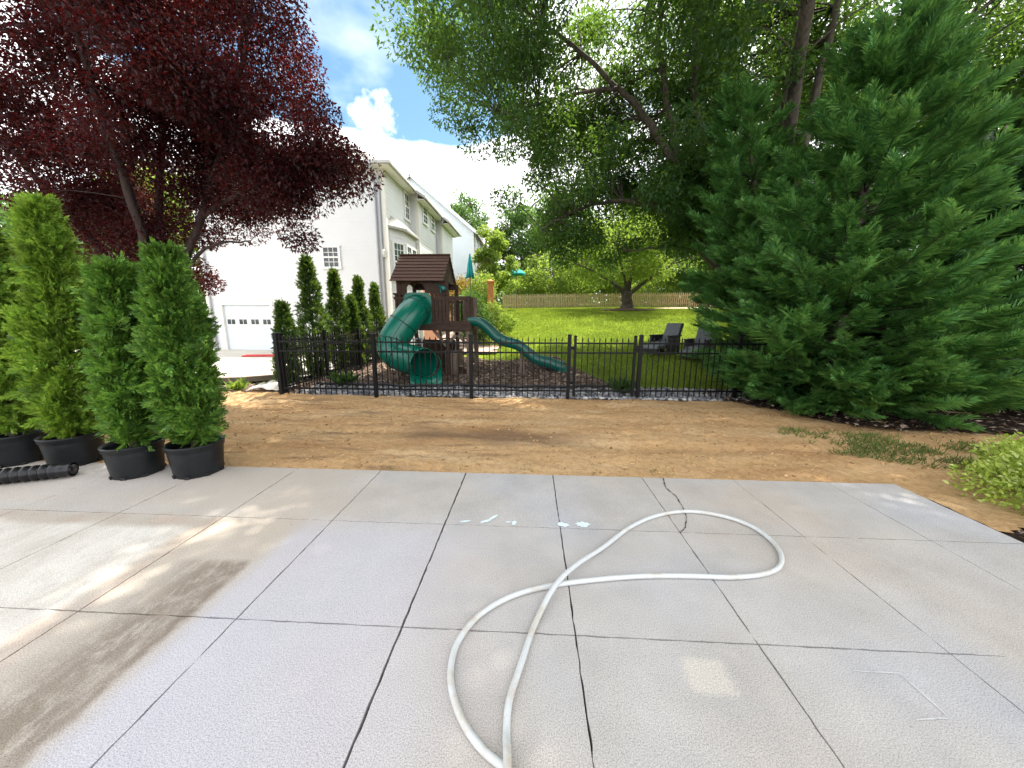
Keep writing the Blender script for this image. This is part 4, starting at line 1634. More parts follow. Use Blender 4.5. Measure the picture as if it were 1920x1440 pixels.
for k, c in enumerate(cpts):
    t = k/(len(cpts)-1)
    dd = Vector((.38, -.92, 0)).normalized()
    sd = Vector((.92, .38, 0))
    span = R(120)*(1-t)+R(75)*t
    rr = .37
    for q in range(m_+1):
        a_ = -span+2*span*q/m_
        vs.append(c+sd*math.sin(a_)*rr+Vector((0, 0, -math.cos(a_)*rr*(1-t)-.12*t*math.cos(a_))))
    if k:
        b_ = k*(m_+1)
        fs += [(b_-m_-1+q, b_-m_+q, b_+q+1, b_+q) for q in range(m_)]
last = vs[-(m_+1):]
b_ = len(vs)
vs += [Vector((v.x+.015, v.y-.03, .0)) for v in last]
fs += [(b_-m_-1+q, b_-m_+q, b_+q+1, b_+q) for q in range(m_)]
mb.add(vs, fs)
ch = mb.build('chute', M['slide_green'], slide, smooth_=True)
md = ch.modifiers.new('shell', 'SOLIDIFY')
md.thickness = .014
for p, q in [((-3.55, 8.66, 0), (-3.52, 8.66, .62)), ((-3.30, 8.62, 0), (-3.33, 8.62, .45)), ((-3.62, 8.7, .18), (-3.28, 8.62, .14)), ((-3.06, 8.75, 0), (-3.0, 8.7, .42))]:
    mb = P_()
    mb.bar(p, q, .05, .05)
    mb.build('slide_leg', M['wood_grey'], ps)

# wavy slide
wp = crom([(-1.66, 9.72, 1.44), (-1.40, 9.71, 1.42), (-1.15, 9.70, 1.24), (-.90, 9.68, 1.0), (-.62, 9.65, .89), (-.32, 9.62, .80), (-.08, 9.60, .62), (.18, 9.57, .43), (.48, 9.54, .36), (.74, 9.51, .27), (.92, 9.49, .22)], 5)
mb = P_()
prof = [(-.27, .17), (-.30, .19), (-.325, .17), (-.315, .04), (-.26, -.035), (0, -.045), (.26, -.035), (.315, .04), (.325, .17), (.30, .19), (.27, .17), (.255, .05), (.20, .0), (0, -.01), (-.20, .0), (-.255, .05)]
n = len(prof)
vs, fs = [], []
for k, c in enumerate(wp):
    t = k/(len(wp)-1)
    dd = (wp[min(k+1, len(wp)-1)]-wp[max(k-1, 0)]).normalized()
    sd = Vector((-dd.y, dd.x, 0)).normalized()
    fl = 1+.10*max(0, (t-.85)/.15)
    nv = dd.cross(sd)*-1
    nv = Vector((0, 0, 1))*.6+sd.cross(dd)*-.4
    nv = nv if nv.z > 0 else -nv
    for a_, h_ in prof:
        vs.append(c+sd*a_*fl+nv.normalized()*h_)
    if k:
        b_ = k*n
        fs += [(b_-n+q, b_-n+(q+1) % n, b_+(q+1) % n, b_+q) for q in range(n)]
fs += [tuple(range(n)), tuple(range(len(vs)-n, len(vs)))]
mb.add(vs, fs)
ws = mb.build('wavy_slide', M['slide_dark_green'], ps, smooth_=True)
mb = P_()
e = wp[-1]
mb.tube([e+Vector((-.03, -.33, .02)), e+Vector((-.03, .31, .02))], .13, 16)
mb.build('slide_toe', M['slide_dark_green'], ws)
for xx in (-.27, -.19):
    mb = P_()
    mb.box(xx, xx+.055, 9.50, 9.56, 0, .72)
    mb.build('slide_leg', M['wood_grey'], ps)
# telescope
mb = P_()
mb.tube([(-2.42, y0-.02, 2.44), (-2.34, y0-.10, 2.40), (-2.335, y0-.105, 2.398), (-2.22, y0-.22, 2.34), (-2.205, y0-.235, 2.333)], [.03, .03, .038, .05, .055], 16)
mb.tube([(-2.34, y0-.08, 2.24), (-2.34, y0-.09, 2.38)], .018, 8)
mb.build('telescope', M['teal_plastic'], ps, smooth_=True)

# ================================================================== LOUNGE CHAIRS


def lounge(label, x, y, rz):
    z = H(x, y)-.02
    t = thing('lounge_chair', label, 'chair', (x, y, z), rz, 'wicker lounge chairs on the lawn')
    t.scale = (.9, .9, .88)
    # local: faces -x
    mb = MB()
    for s in (-1, 1):
        b0 = .29 if s > 0 else -.37
        mb.box(-.42, .30, b0, b0+.08, .06, .60)
        mb.box(-.45, .36, b0-.02, b0+.10, .60, .64)
    mb.box(-.38, .34, -.288, .288, .18, .30)
    mb.build('frame', M['wicker'], t, bevel=.012)
    mb = MB()
    u = Vector((.42, 0, .91)).normalized()
    mb.obox(Vector((.42, 0, .66)), Vector((.035, 0, -.016)), (0, .29, 0), u*.42)
    mb.build('backrest', M['wicker'], t, bevel=.012)
    mb = MB()
    mb.obox(Vector((.345, 0, .70)), Vector((.03, 0, -.014)), (0, .275, 0), u*.38)
    mb.build('back_cushion', M['cushion_grey'], t, bevel=.02)
    mb = MB()
    mb.obox(Vector((-.10, 0, .36)), (.40, 0, .03), (0, .28, 0), (-.004, 0, .055))
    mb.build('seat_cushion', M['cushion_grey'], t, bevel=.02)
    for sx in (-.40, .30):
        for sy in (-.33, .33):
            mb = MB()
            mb.box(sx-.02, sx+.02, sy-.025, sy+.025, -.02, .08)
            mb.build('leg', M['wicker'], t)
    mb = MB()
    mb.obox(Vector((-.72, 0, .26)), (.26, 0, .03), (0, .27, 0), (0, 0, .05))
    mb.build('foot_cushion', M['cushion_grey'], t, bevel=.02)
    mb = MB()
    mb.box(-.96, -.46, -.27, .27, .06, .17)
    mb.build('foot_frame', M['wicker'], t, bevel=.01)
    return t


lounge('black wicker lounge chair nearer the big cypress, grey back cushion tilted back', 5.12, 10.9, .8)
lounge('black wicker lounge chair further left, set behind and beside the other', 4.32, 11.5, .7)

# ================================================================== HOUSE


def siding(mb, p, q, z0, z1, step=.17, out=.014):
    """lap siding between plan points p and q; outward is to the right of p->q"""
    p, q = Vector((*p, 0)), Vector((*q, 0))
    d = (q-p).normalized()
    o = Vector((d.y, -d.x, 0))
    n = max(1, int(round((z1-z0)/step)))
    vs, fs = [], []
    for k in range(n):
        a_, b_ = z0+(z1-z0)*k/n, z0+(z1-z0)*(k+1)/n
        i = len(vs)
        for e in (p, q):
            vs += [e+Vector((0, 0, a_)), e+o*out+Vector((0, 0, a_)), e+o*.003+Vector((0, 0, b_))]
        fs += [(i, i+3, i+4, i+1), (i+1, i+4, i+5, i+2)]
    mb.add(vs, fs)


def window(parent, off, p, q, z0, z1, nx, nz, glass, name='window', frame=None, sash=True):
    """window on the wall line p->q (outward to the right)"""
    p, q = Vector((*p, 0)), Vector((*q, 0))
    d = (q-p).normalized()
    o = Vector((d.y, -d.x, 0))
    L = (q-p).length
    up = Vector((0, 0, 1))

    def bar(mb, a0, a1, b0, b1, w0, w1):
        c = p+d*(a0+a1)/2+up*(b0+b1)/2+o*(w0+w1)/2
        mb.obox(c, d*(a1-a0)/2, o*(w1-w0)/2, up*(b1-b0)/2)
    f = MB(off)
    t = .10
    bar(f, -t, L+t, z1, z1+t, .0, .065)
    bar(f, -t-.03, L+t+.03, z0-t, z0, .0, .085)
    bar(f, -t, 0, z0, z1, .0, .06)
    bar(f, L, L+t, z0, z1, .0, .06)
    fr = f.build(name, frame or M['white_paint'], parent)
    g = MB(off)
    bar(g, .0, L, z0, z1, .016, .026)
    g.build('pane', glass, fr)
    s = MB(off)
    if sash:
        bar(s, 0, L, (z0+z1)/2-.035, (z0+z1)/2+.035, .03, .055)
    for k in range(1, nx):
        x = L*k/nx
        bar(s, x-.012, x+.012, z0, z1, .028, .045)
    for k in range(1, nz):
        if sash and k*2 == nz:
            continue
        z = z0+(z1-z0)*k/nz
        bar(s, 0, L, z-.012, z+.012, .027, .042)
    s.build('muntin', frame or M['white_paint'], fr)
    return fr


HO = (-10.8, 20.0, 0)
ho = thing('white_house', 'white sided two storey house with garage door and stepped side facing the lawn', 'house', HO)


def Hm():
    return MB(HO)


FY, LX, RX = 16.2, -15.15, -6.40
GX0, GX1, GZ = -14.45, -12.12, 2.14
mb = Hm()
siding(mb, (LX, FY), (GX0-.12, FY), 0, 2.3)
siding(mb, (GX1+.12, FY), (RX, FY), 0, 2.3)
siding(mb, (LX, FY), (RX, FY), 2.3, 7.82, .17, .007)
mb.box(LX, GX0-.12, FY, FY+.3, 0, 2.3)
mb.box(GX1+.12, RX, FY+.001, FY+.3, 0, 2.3)
mb.box(LX, RX, FY+.001, FY+.3, 2.3, 7.95)
siding(mb, (RX, FY), (RX, 19.5), 0, 8.2)
siding(mb, (RX, 19.5), (-5.95, 19.5), 0, 8.0)
siding(mb, (-5.95, 19.5), (-5.95, 23.2), 4.95, 8.0)
siding(mb, (-5.95, 23.2), (-5.60, 23.2), 0, 7.8)
siding(mb, (-5.60, 23.2), (-5.60, 26.2), 4.95, 7.8)
mb.box(RX-.3, RX-.001, FY+.3, 26.2, 0, 8.1)
mb.box(RX, -5.951, 19.501, 23.19, 0, 7.95)
mb.box(RX, -5.601, 23.201, 26.2, 0, 7.75)
mb.box(LX, LX+.3, FY+.3, 26.2, 0, 7.95)
mb.box(LX+.3, RX-.3, 25.9, 26.2, 0, 7.95)
mb.build('wall', M['siding'], ho)
mb = Hm()
mb.box(-5.948, -5.93, 19.5, 23.2, 0, 4.95)
mb.box(-5.598, -5.58, 23.2, 26.2, 0, 4.95)
mb.build('brick_wall', M['salmon_brick'], ho)
mb = Hm()
for (xa, ya, xb, yb, zt) in [(LX-.02, FY-.03, LX+.12, FY+.02, 7.82), (RX-.13, FY-.032, RX+.03, FY-.005, 7.95), (RX+.004, FY-.03, RX+.032, FY+.13, 8.0), (RX+.016, 19.38, RX+.03, 19.49, 8.0), (-6.08, 19.465, -5.92, 19.495, 7.9), (-5.945, 19.5, -5.918, 19.62, 7.9), (-5.70, 23.165, -5.57, 23.195, 7.7), (-5.59, 23.2, -5.565, 23.3, 7.7)]:
    mb.box(xa, xb, ya, yb, 0.02, zt)
mb.box(LX, RX, FY-.04, FY-.016, 7.62, 7.86)
mb.box(GX0-.12, GX0, FY-.03, FY+.10, 0, GZ)
mb.box(GX1, GX1+.12, FY-.03, FY+.10, 0, GZ)
mb.box(GX0-.14, GX1+.14, FY-.035, FY+.10, GZ, GZ+.16)
mb.box(GX0-.5, GX1+.6, FY-.028, FY-.012, GZ+.28, GZ+.42)
mb.build('trim', M['cream_trim'], ho)
# garage door
gd = Hm()
rows = 4
for k in range(rows):
    za, zb = .03+(GZ-.03)*k/rows, .03+(GZ-.03)*(k+1)/rows-.012
    gd.box(GX0+.003, GX1-.003, FY+.08, FY+.115, za, zb)
gd.box(GX0+.003, GX1-.003, FY+.10, FY+.14, .02, GZ-.003)
gdo = gd.build('garage_door', M['garage_door'], ho, bevel=.006)
zc = GZ*.625+.03
for k in range(4):
    cx_ = GX0+(GX1-GX0)*(k+.5)/4
    f = Hm()
    f.box(cx_-.22, cx_+.22, FY+.065, FY+.079, zc-.15, zc-.115)
    f.box(cx_-.22, cx_+.22, FY+.065, FY+.079, zc+.115, zc+.15)
    f.box(cx_-.22, cx_-.19, FY+.066, FY+.079, zc-.115, zc+.115)
    f.box(cx_+.19, cx_+.22, FY+.066, FY+.079, zc-.115, zc+.115)
    f.box(cx_-.012, cx_+.012, FY+.067, FY+.075, zc-.115, zc+.115)
    wd_ = f.build('window', M['white_paint'], gdo)
    g = Hm()
    g.box(cx_-.19, cx_+.19, FY+.072, FY+.0785, zc-.115, zc+.115)
    g.build('pane', M['glass'], gdo)
window(ho, HO, (-9.30, FY-.014), (-8.64, FY-.014), 3.84, 4.66, 3, 4, M['glass'])
window(ho, HO, (RX+.014, 18.72), (RX+.014, 19.24), 6.55, 7.72, 2, 4, M['glass'])
window(ho, HO, (-5.936, 20.3), (-5.936, 21.0), 6.75, 7.60, 2, 4, M['glass_green'])
window(ho, HO, (-5.936, 21.9), (-5.936, 22.5), 6.75, 7.60, 2, 4, M['glass_green'])
# hip roof with gutters
ex0, ex1, ey0, ey1, ez = LX-.45, RX+.42, FY-.42, 26.6, 8.02
sl = .62
rw = (ex1-ex0)/2
ry0, ry1 = ey0+rw, ey1-.0
cxr = (ex0+ex1)/2
rz_ = ez+rw*sl
mb = Hm()
A_, B_, C_, D_ = (ex0, ey0, ez), (ex1, ey0, ez), (ex1, ey1+3, ez), (ex0, ey1+3, ez)
E_, F_ = (cxr, ey0+rw, rz_), (cxr, ey1+3-rw*.6, rz_)
th = .12
low = [(x, y, z-th) for x, y, z in (A_, B_, C_, D_)]
mb.add([A_, B_, C_, D_, E_, F_]+low, [(0, 1, 4), (1, 2, 5, 4), (2, 3, 5), (3, 0, 4, 5), (6, 9, 8, 7), (0, 6, 7, 1), (1, 7, 8, 2), (2, 8, 9, 3), (3, 9, 6, 0)])
for (xe, ya, yb) in ((-5.52, 19.1, 23.5), (-5.15, 22.85, 26.9)):
    ze = ez-(xe-ex1)*sl
    xt = -8.2
    zt = ez+(ex1-xt)*sl
    up_ = .006 if xe < -5.3 else .012
    mb.prism([(xe, ya, ze+up_), (xt, ya, zt+up_), (xt, ya, zt-.1), (xe, ya, ze-.12)], (0, yb-ya, 0))
rf = mb.build('roof', M['roof_shingle'], ho)
mb = Hm()      # soffits
mb.box(ex0, ex1, ey0, FY-.01, ez-.17, ez-.125)
mb.box(RX+.035, ex1, FY-.009, 19.4, ez-.17, ez-.125)
mb.box(-5.90, -5.53, 19.2, 23.4, ez-.48, ez-.44)
mb.box(-5.55, -5.16, 23.0, 26.6, ez-.71, ez-.67)
mb.build('soffit', M['cream_trim'], ho)
mb = Hm()
mb.box(ex0, ex1+.09, ey0-.095, ey0-.003, ez-.13, ez+.005)
mb.box(ex1+.003, ex1+.095, ey0-.003, 19.3, ez-.13, ez+.004)
mb.box(-5.517, -5.42, 19.1, 23.5, ez-.42, ez-.28)
mb.box(-5.147, -5.05, 22.85, 26.9, ez-.65, ez-.52)
mb.build('gutter', M['gutter'], ho, bevel=.02)
for xx, oo in ((-6.78, 0), (-6.60, .0)):
    mb = Hm()
    mb.tube(crom([(xx-.16, ey0-.05, ez-.1), (xx-.15, ey0-.05, ez-.28), (xx-.03, FY-.16, ez-.62), (xx, FY-.085, ez-.85), (xx, FY-.085, ez-1.4)], 5)+[Vector((xx, FY-.085, .2))], .052, 10)
    mb.build('downpipe', M['downpipe'], ho, smooth_=True)
mb = Hm()
mb.tube([(LX+.22, FY-.08, 7.7), (LX+.22, FY-.08, .1)], .05, 10)
mb.build('downpipe', M['downpipe'], ho, smooth_=True)
mb = Hm()
mb.tube(crom([(-5.47, 22.95, ez-.4), (-5.47, 22.95, ez-.6), (-5.86, 22.95, ez-1.1), (-5.86, 22.95, ez-1.6)], 4)+[Vector((-5.86, 22.95, .4))], .05, 10)
mb.build('downpipe', M['downpipe'], ho, smooth_=True)
# bay window
bp = [(RX, 16.55), (-5.99, 17.3), (-5.99, 18.95), (RX, 19.44)]
mb = Hm()
for p, q in zip(bp, bp[1:]):
    siding(mb, p, q, 0, 5.55)
bay = mb.build('bay', M['siding'], ho)
mb = Hm()
bo = [(RX+.02, 16.38), (-5.80, 17.22), (-5.80, 19.05), (RX+.02, 19.46)]
bi = [(RX+.02, 16.75), (RX+.10, 17.4), (RX+.10, 18.85), (RX+.02, 19.3)]
vs = [(x, y, 5.56) for x, y in bo]+[(x, y, 5.66) for x, y in bo]+[(x, y, 6.12) for x, y in bi]
fs = [(0, 1, 2, 3)]
for k in range(3):
    fs += [(k, k+1, 5+k, 4+k), (4+k, 5+k, 9+k, 8+k)]
fs += [(8, 9, 10, 11)]
mb.add(vs, fs)
mb.build('bay_roof', M['roof_shingle'], bay)


def lerp2(p, q, t):
    return (p[0]+(q[0]-p[0])*t, p[1]+(q[1]-p[1])*t)


window(bay, HO, lerp2(bp[0], bp[1], .24), lerp2(bp[0], bp[1], .86), 3.35, 4.95, 3, 6, M['glass_green'])
window(bay, HO, (-5.975, 17.5), (-5.975, 18.05), 3.35, 4.95, 2, 6, M['glass_green'])
window(bay, HO, (-5.975, 18.25), (-5.975, 18.8), 3.35, 4.95, 2, 6, M['glass_green'])
mb = Hm()
mb.box(-6.56, -6.44, FY-.14, FY-.035, 4.25, 4.33)
mb.lathe([(.02, 0), (.05, .03), (.06, .2), (.03, .26), (.001, .28)], (-6.5, FY-.17, 4.3), 8)
mb.build('wall_lamp', M['cream_trim'], ho)

# second house
O2 = (-9, 40, 2.4)
h2 = thing('gabled_house', 'pale blue white gabled house beyond the white house, its roof edge sloping right', 'house', O2)
mb = MB(O2)
zb, X0, X1, Y0 = 2.0, -17.5, -5.62, 36.0
n = 60
ap = ((X0+X1)/2, 14.8)
siding(mb, (X0, Y0), (X1, Y0), zb, 9.9, .2)
for k in range(25):
    za, zc_ = 9.9+k*.19, 9.9+(k+1)*.19
    t0 = (za-9.9)/(ap[1]-9.9)
    if t0 >= .99:
        break
    siding(mb, (X0+(ap[0]-X0)*t0, Y0), (X1+(ap[0]-X1)*t0, Y0), za, min(zc_, ap[1]), .2)
siding(mb, (X1, Y0), (X1, 47), zb, 9.9, .2)
mb.box(X0, X1-.005, Y0+.02, 46.9, zb, 9.8)
mb.build('wall', M['siding_blue'], h2)
mb = MB(O2)
for s in (-1, 1):
    xe = X1+.4 if s > 0 else X0-.4
    ze = 9.9-.33
    mb.prism([(xe, Y0-.3, ze), (ap[0], Y0-.3, ap[1]+.02), (ap[0], Y0-.3, ap[1]+.2), (xe, Y0-.3, ze+.18)], (0, 11.6, 0))
mb.build('roof', M['roof_shingle'], h2)
mb = MB(O2)
for s in (-1, 1):
    xe = X1+.42 if s > 0 else X0-.42
    mb.bar((xe, Y0-.33, 9.60), (ap[0], Y0-.33, ap[1]+.05), .04, .26, up=(0, 1, 0) if False else (0, 0, 1))
mb.box(X1-.15, X1+.03, Y0-.03, Y0-.014, zb, 9.7)
mb.build('rake_trim', M['white_paint'], h2)
for k in range(4):
    window(h2, O2, (X1+.014, 37.5+2.3*k), (X1+.014, 38.6+2.3*k), 6.6, 8.6, 1, 2, M['glass_green'])
mb = MB(O2)
for k in range(5):
    mb.box(X1+.02, X1+.14, 36.6+2.4*k, 36.8+2.4*k, zb, 9.6)
mb.build('side_pilaster', M['white_paint'], h2)

# small brown shed seen past the second house
O3 = (-4.6, 38, 2.4)
sh = thing('garden_shed', 'small reddish brown shed end just right of the pale gabled house', 'shed', O3)
mb = MB(O3)
mb.box(-5.0, -3.9, 38, 41, 2.3, 7.2)
mb.build('wall', simple('shed_wood', (.20, .09, .06), .8, .2, 4), sh)
mb = MB(O3)
mb.prism([(-5.15, 37.8, 7.2), (-3.75, 37.8, 7.2), (-4.45, 37.8, 7.9)], (0, 3.4, 0))
mb.build('roof', simple('shed_roof', (.16, .1, .08), .8, .2, 4), sh)

# ================================================================== PICKET FENCE (wood)
pf0 = (-2.1, 27.6)
pf = thing('picket_fence', 'weathered wooden picket fence along the top of the lawn', 'fence', (*pf0, H(*pf0)))
off = (*pf0, H(*pf0))
pts = [(-2.1, 27.8), (.6, 27.6), (3.3, 27.3), (6.0, 27.0), (8.6, 26.5), (11.1, 25.8), (13.4, 25.2)]
rng_ = random.Random(3)
for p, q in zip(pts, pts[1:]):
    mb = MB(off)
    P, Q = Vector((*p, H(*p))), Vector((*q, H(*q)))
    L = (Q-P).length
    for z in (.28, .82):
        mb.bar(P+Vector((0, .03, z)), Q+Vector((0, .03, z)), .04, .08)
    n = int(L/.125)
    u = (Q-P).normalized()
    for k in range(n):
        c = P+u*(L*(k+.5)/n)
        h_ = 1.02+rng_.uniform(-.02, .02)
        s = .043
        mb.prism([c+Vector((-s, -.02, .02)), c+Vector((s, -.02, .02)), c+Vector((s, -.02, h_-.1)), c+Vector((.012, -.02, h_)), c+Vector((-.012, -.02, h_)), c+Vector((-s, -.02, h_-.1))], (0, .02, 0))
    mb.build('fence_panel', M['picket_wood'], pf)
for p in pts:
    mb = MB(off)
    z = H(*p)
    mb.box(p[0]-.05, p[0]+.05, p[1]+.02, p[1]+.12, z-.1, z+1.0)
    mb.build('post', M['picket_wood'], pf)

# dark board fence at the end of the picket fence
bf = thing('board_fence', 'dark board fence in shade at the right end of the wooden picket fence', 'fence', (14, 25.4, H(14, 25.4)))
mb = MB((14, 25.4, H(14, 25.4)))
for k in range(26):
    xx = 11.4+k*.2
    zz = H(xx, 25.9)
    mb.box(xx, xx+.18, 25.95, 25.98, zz, zz+1.25)
mb.build('boards', M['wood_dark'], bf)

# teal umbrella, orange post
ux, uy = -2.52, 15.1
uz = H(ux, uy)
t = thing('patio_umbrella', 'closed teal patio umbrella standing upright behind the playset', 'umbrella', (ux, uy, uz))
mb = MB()
mb.tube([(0, 0, 0), (0, 0, 3.5)], .022, 8)
mb.lathe([(.001, .05), (.22, .04), (.22, 0), (.001, 0)], (0, 0, 0), 20)
mb.build('pole', M['wood_grey'], t)
mb = MB()
rng = random.Random(5)
N_ = 28
prof = [(.03, 3.48), (.05, 3.33), (.08, 3.07), (.105, 2.80), (.15, 2.55), (.10, 2.57)]
vs, fs = [], []
for j, (r, z) in enumerate(prof):
    for k in range(N_):
        a_ = 2*math.pi*k/N_
        rr = r*(1+.35*math.cos(7*a_+j*.15)*min(1, j*.4))
        vs.append((rr*math.cos(a_), rr*math.sin(a_), z-.04*math.cos(7*a_)*(j > 3)))
for j in range(len(prof)-1):
    for k in range(N_):
        q = (k+1) % N_
        fs.append((j*N_+k, j*N_+q, (j+1)*N_+q, (j+1)*N_+k))
mb.add(vs, fs)
mb.build('canopy', M['teal_cloth'], t, smooth_=True)

ux, uy = -1.0, 26.0
t = thing('market_umbrella', 'small open teal umbrella half hidden by bushes above the picket fence', 'umbrella', (ux, uy, H(ux, uy)))
mb = MB()
mb.tube([(0, 0, 0), (0, 0, 2.9)], .022, 8)
mb.build('pole', M['wood_grey'], t)
mb = MB()
mb.lathe([(.01, 2.85), (.35, 2.72), (.62, 2.5), (.62, 2.4), (.58, 2.48)], (0, 0, 0), 8)
mb.build('canopy', M['teal_cloth'], t)

t = thing('wooden_post', 'orange stained timber post among the shrubs left of the lawn', 'post', (-1.75, 15.9, H(-1.75, 15.9)))
mb = MB()
zt = 3.12-H(-1.75, 15.9)
mb.box(-.13, .13, -.13, .13, -.1, zt)
mb.build('shaft', M['wood_orange'], t, bevel=.015)
mb = MB()
mb.box(-.17, .17, -.17, .17, zt+.002, zt+.06)
mb.add([(-.15, -.15, zt+.06), (.15, -.15, zt+.06), (.15, .15, zt+.06), (-.15, .15, zt+.06), (0, 0, zt+.16)], [(0, 1, 4), (1, 2, 4), (2, 3, 4), (3, 0, 4)])
mb.build('cap', M['wood_orange'], t)

# ================================================================== PLANTED ARBORVITAE
GA = 'arborvitae planted in a row behind the side fence'
for k, (x, y, hh, rad, lab) in enumerate([(-5.52, 7.75, 1.98, .25, 'smallest shade-coloured arborvitae at the near end of the row by the fence corner'),
                                          (-5.62, 8.95, 3.18, .36, 'tallest arborvitae of the row, second from the fence corner'),
                                          (-5.62, 10.15, 3.0, .31, 'arborvitae third from the fence corner, slim bright tip below the house window'),
                                          (-5.42, 10.65, 2.3, .27, 'short arborvitae tucked against the third tree of the row'),
                                          (-5.62, 11.6, 2.98, .30, 'arborvitae fourth in the row, slim and pointed, left of the far one'),
                                          (-5.62, 12.8, 2.88, .31, 'arborvitae at the far end of the row next to the tube slide')]):
    t = thing('arborvitae', lab, 'tree', (x, y, 0.02), 0, GA)
    V, F = thuja_foliage(hh-.12, rad, 3000 if hh > 2 else 1900, 50+k, .08, .95, (.10, .19), .12, 8, .10)
    leaf_object('foliage', V, F, M['thuja_shaded'], t)
    mb = MB()
    mb.tube([(0, 0, -.05), (.01, 0, hh*.5), (0, 0, hh*.92)], [.05, .035, .008], 7)
    mb.build('trunk', M['bark'], t, smooth_=True)

# ================================================================== BIG TREES
rngx = np.random.default_rng(1)
crown_tree('shade_tree', 'huge spreading shade tree with several leaning limbs behind the metal fence', 'tree', (7.0, 11.2, H(7, 11.2)-.05),
           [([(7.0, 11.2, .2), (6.9, 11.2, 1.0), (6.75, 11.1, 2.2)], .42, .34),
            ([(6.7, 11.1, 1.9), (5.5, 11.0, 3.1), (4.3, 11.0, 4.4), (3.95, 10.8, 5.9), (3.3, 10.7, 8.0), (3.05, 10.9, 11)], .26, .04),
            ([(3.98, 10.85, 5.7), (2.9, 10.5, 6.8), (2.0, 10.2, 7.4), (.5, 9.8, 8.3), (-1.3, 9.4, 9.0)], .12, .02),
            ([(6.7, 11.1, 2.2), (6.25, 11, 4.2), (5.2, 11, 5.6), (4.4, 10.8, 7), (3.9, 10.5, 10)], .24, .04),
            ([(6.85, 11.1, 2.2), (6.85, 11, 5), (6.7, 11, 8.6), (6.9, 10.8, 12)], .22, .04),
            ([(7.0, 11.1, 2.2), (7.4, 11.2, 5), (7.9, 11.4, 9), (8.6, 11.5, 12.5)], .22, .04),
            ([(7.1, 11.2, 2.4), (8.6, 11.3, 4.8), (10.2, 11.4, 7.5), (11.6, 11.2, 10)], .18, .03),
            ([(6.8, 11, 3.2), (5.8, 9.2, 6.3), (4.3, 6.9, 9.3), (2.4, 4.6, 10.8), (.2, 3.0, 11.0)], .17, .03),
            ([(4.3, 6.9, 9.3), (1.5, 6.5, 10.2), (-2.0, 6.0, 10.5)], .08, .02),
            ([(4.35, 11, 4.4), (2.6, 10.9, 4.9), (1.2, 10.8, 4.6), (.3, 10.7, 4.1)], .09, .015),
            ([(5.6, 11, 3.2), (4.4, 11.2, 3.7), (3.0, 11.3, 3.6)], .07, .015),
            ([(2.1, 10.2, 7.3), (.8, 9.9, 7.0), (-.8, 9.7, 6.5)], .06, .015)],
           [(2.2, 10.0, 9.0, 5.6, 4.2, 3.7, 3.1), (8.2, 11, 9.5, 5.6, 4.8, 4.6, 1.3), (2.7, 11.0, 5.0, 3.3, 2.2, 1.9, .75), (2.1, 4.6, 10.9, 6.2, 5.4, 2.1, 6.6), (6.9, 5.6, 10.8, 3.2, 3.6, 1.8, 1.9), (5.6, 13.1, 7.6, 5.2, 1.7, 4.2, 2.0), (7.0, 11.3, 5.2, 3.4, 2.2, 2.0, .7)],  # lobes high over the patio are out of view, added to shade it
           1780, 340, .112, .40, M['oak_leaf'], M['bark'], 11, thr=.455, clump_r=.70, twig=.022, flat=.62, shell=.35,
           keep=lambda c: not (1.0 < c[0] < 9.5 and 5.7 < c[2] < 9.6 and c[1] < 11.4 and (math.sin(c[0]*37.1+c[2]*51.7+c[1]*17) > -.62)))

crown_tree('plum_tree', 'purple leaved plum tree with dark stems behind the potted evergreens', 'tree', (-7.14, 6.72, 0),
           [
            ([(-7.14, 6.72, -0.1), (-7.14, 6.72, 0.28), (-7.16, 6.72, 1.0)], 0.19, 0.15),
            ([(-7.16, 6.72, 0.88), (-7.26, 6.66, 2.56), (-7.62, 6.72, 4.72), (-8.28, 6.72, 6.76), (-8.52, 6.72, 8.8)], 0.13, 0.025),
            ([(-7.16, 6.72, 0.76), (-7.92, 6.6, 2.56), (-9.12, 6.6, 4.12), (-10.32, 6.48, 5.56)], 0.12, 0.02),
            ([(-7.14, 6.72, 0.88), (-6.6, 6.72, 2.56), (-5.88, 6.72, 4.0), (-5.16, 6.72, 5.44), (-4.68, 6.72, 6.88)], 0.1, 0.02),
            ([(-7.12, 6.72, 1.0), (-7.08, 6.84, 3.28), (-6.72, 6.96, 5.92), (-6.48, 6.96, 8.56)], 0.1, 0.02),
            ([(-6.24, 6.72, 3.4), (-5.04, 6.6, 3.88), (-3.84, 6.48, 4.12), (-3.12, 6.48, 4.0)], 0.05, 0.012),
            ([(-6.6, 6.72, 2.56), (-5.88, 6.6, 2.92), (-5.16, 6.6, 2.98)], 0.04, 0.012),
            ([(-7.14, 6.6, 1.36), (-6.72, 6.0, 3.52), (-6.24, 5.28, 5.92), (-5.88, 5.04, 7.6)], 0.08, 0.02),
           ],
           [(-7.2, 6.6, 6.4, 3.4, 2.3, 3.3, 3), (-5.5, 6.6, 4.5, 1.9, 1.5, 1.2, .9), (-9.4, 6.6, 4.3, 2.1, 1.8, 1.7, .9), (-5.1, 6.5, 6.0, 1.5, 1.8, 1.9, .8), (-4.1, 6.5, 4.2, .9, .9, .5, .35), (-4.85, 6.5, 2.8, .75, .7, .5, .5), (-7.4, 7.0, 3.0, 2.3, 1.0, .9, .8)],
           330, 640, .066, .46, M['plum_leaf'], M['bark_plum'], 23, clump_r=.56, twig=.014, flat=.7, shell=.3,
           keep=lambda c: c[2] > np.interp(c[0], [-9, -7.0, -6.5, -5.1, -4.85, -4.4, -3.9, -3.5, -2.8], [2.3, 2.3, 3.4, 3.45, 2.45, 2.6, 3.3, 3.85, 3.7]), thr=.475)

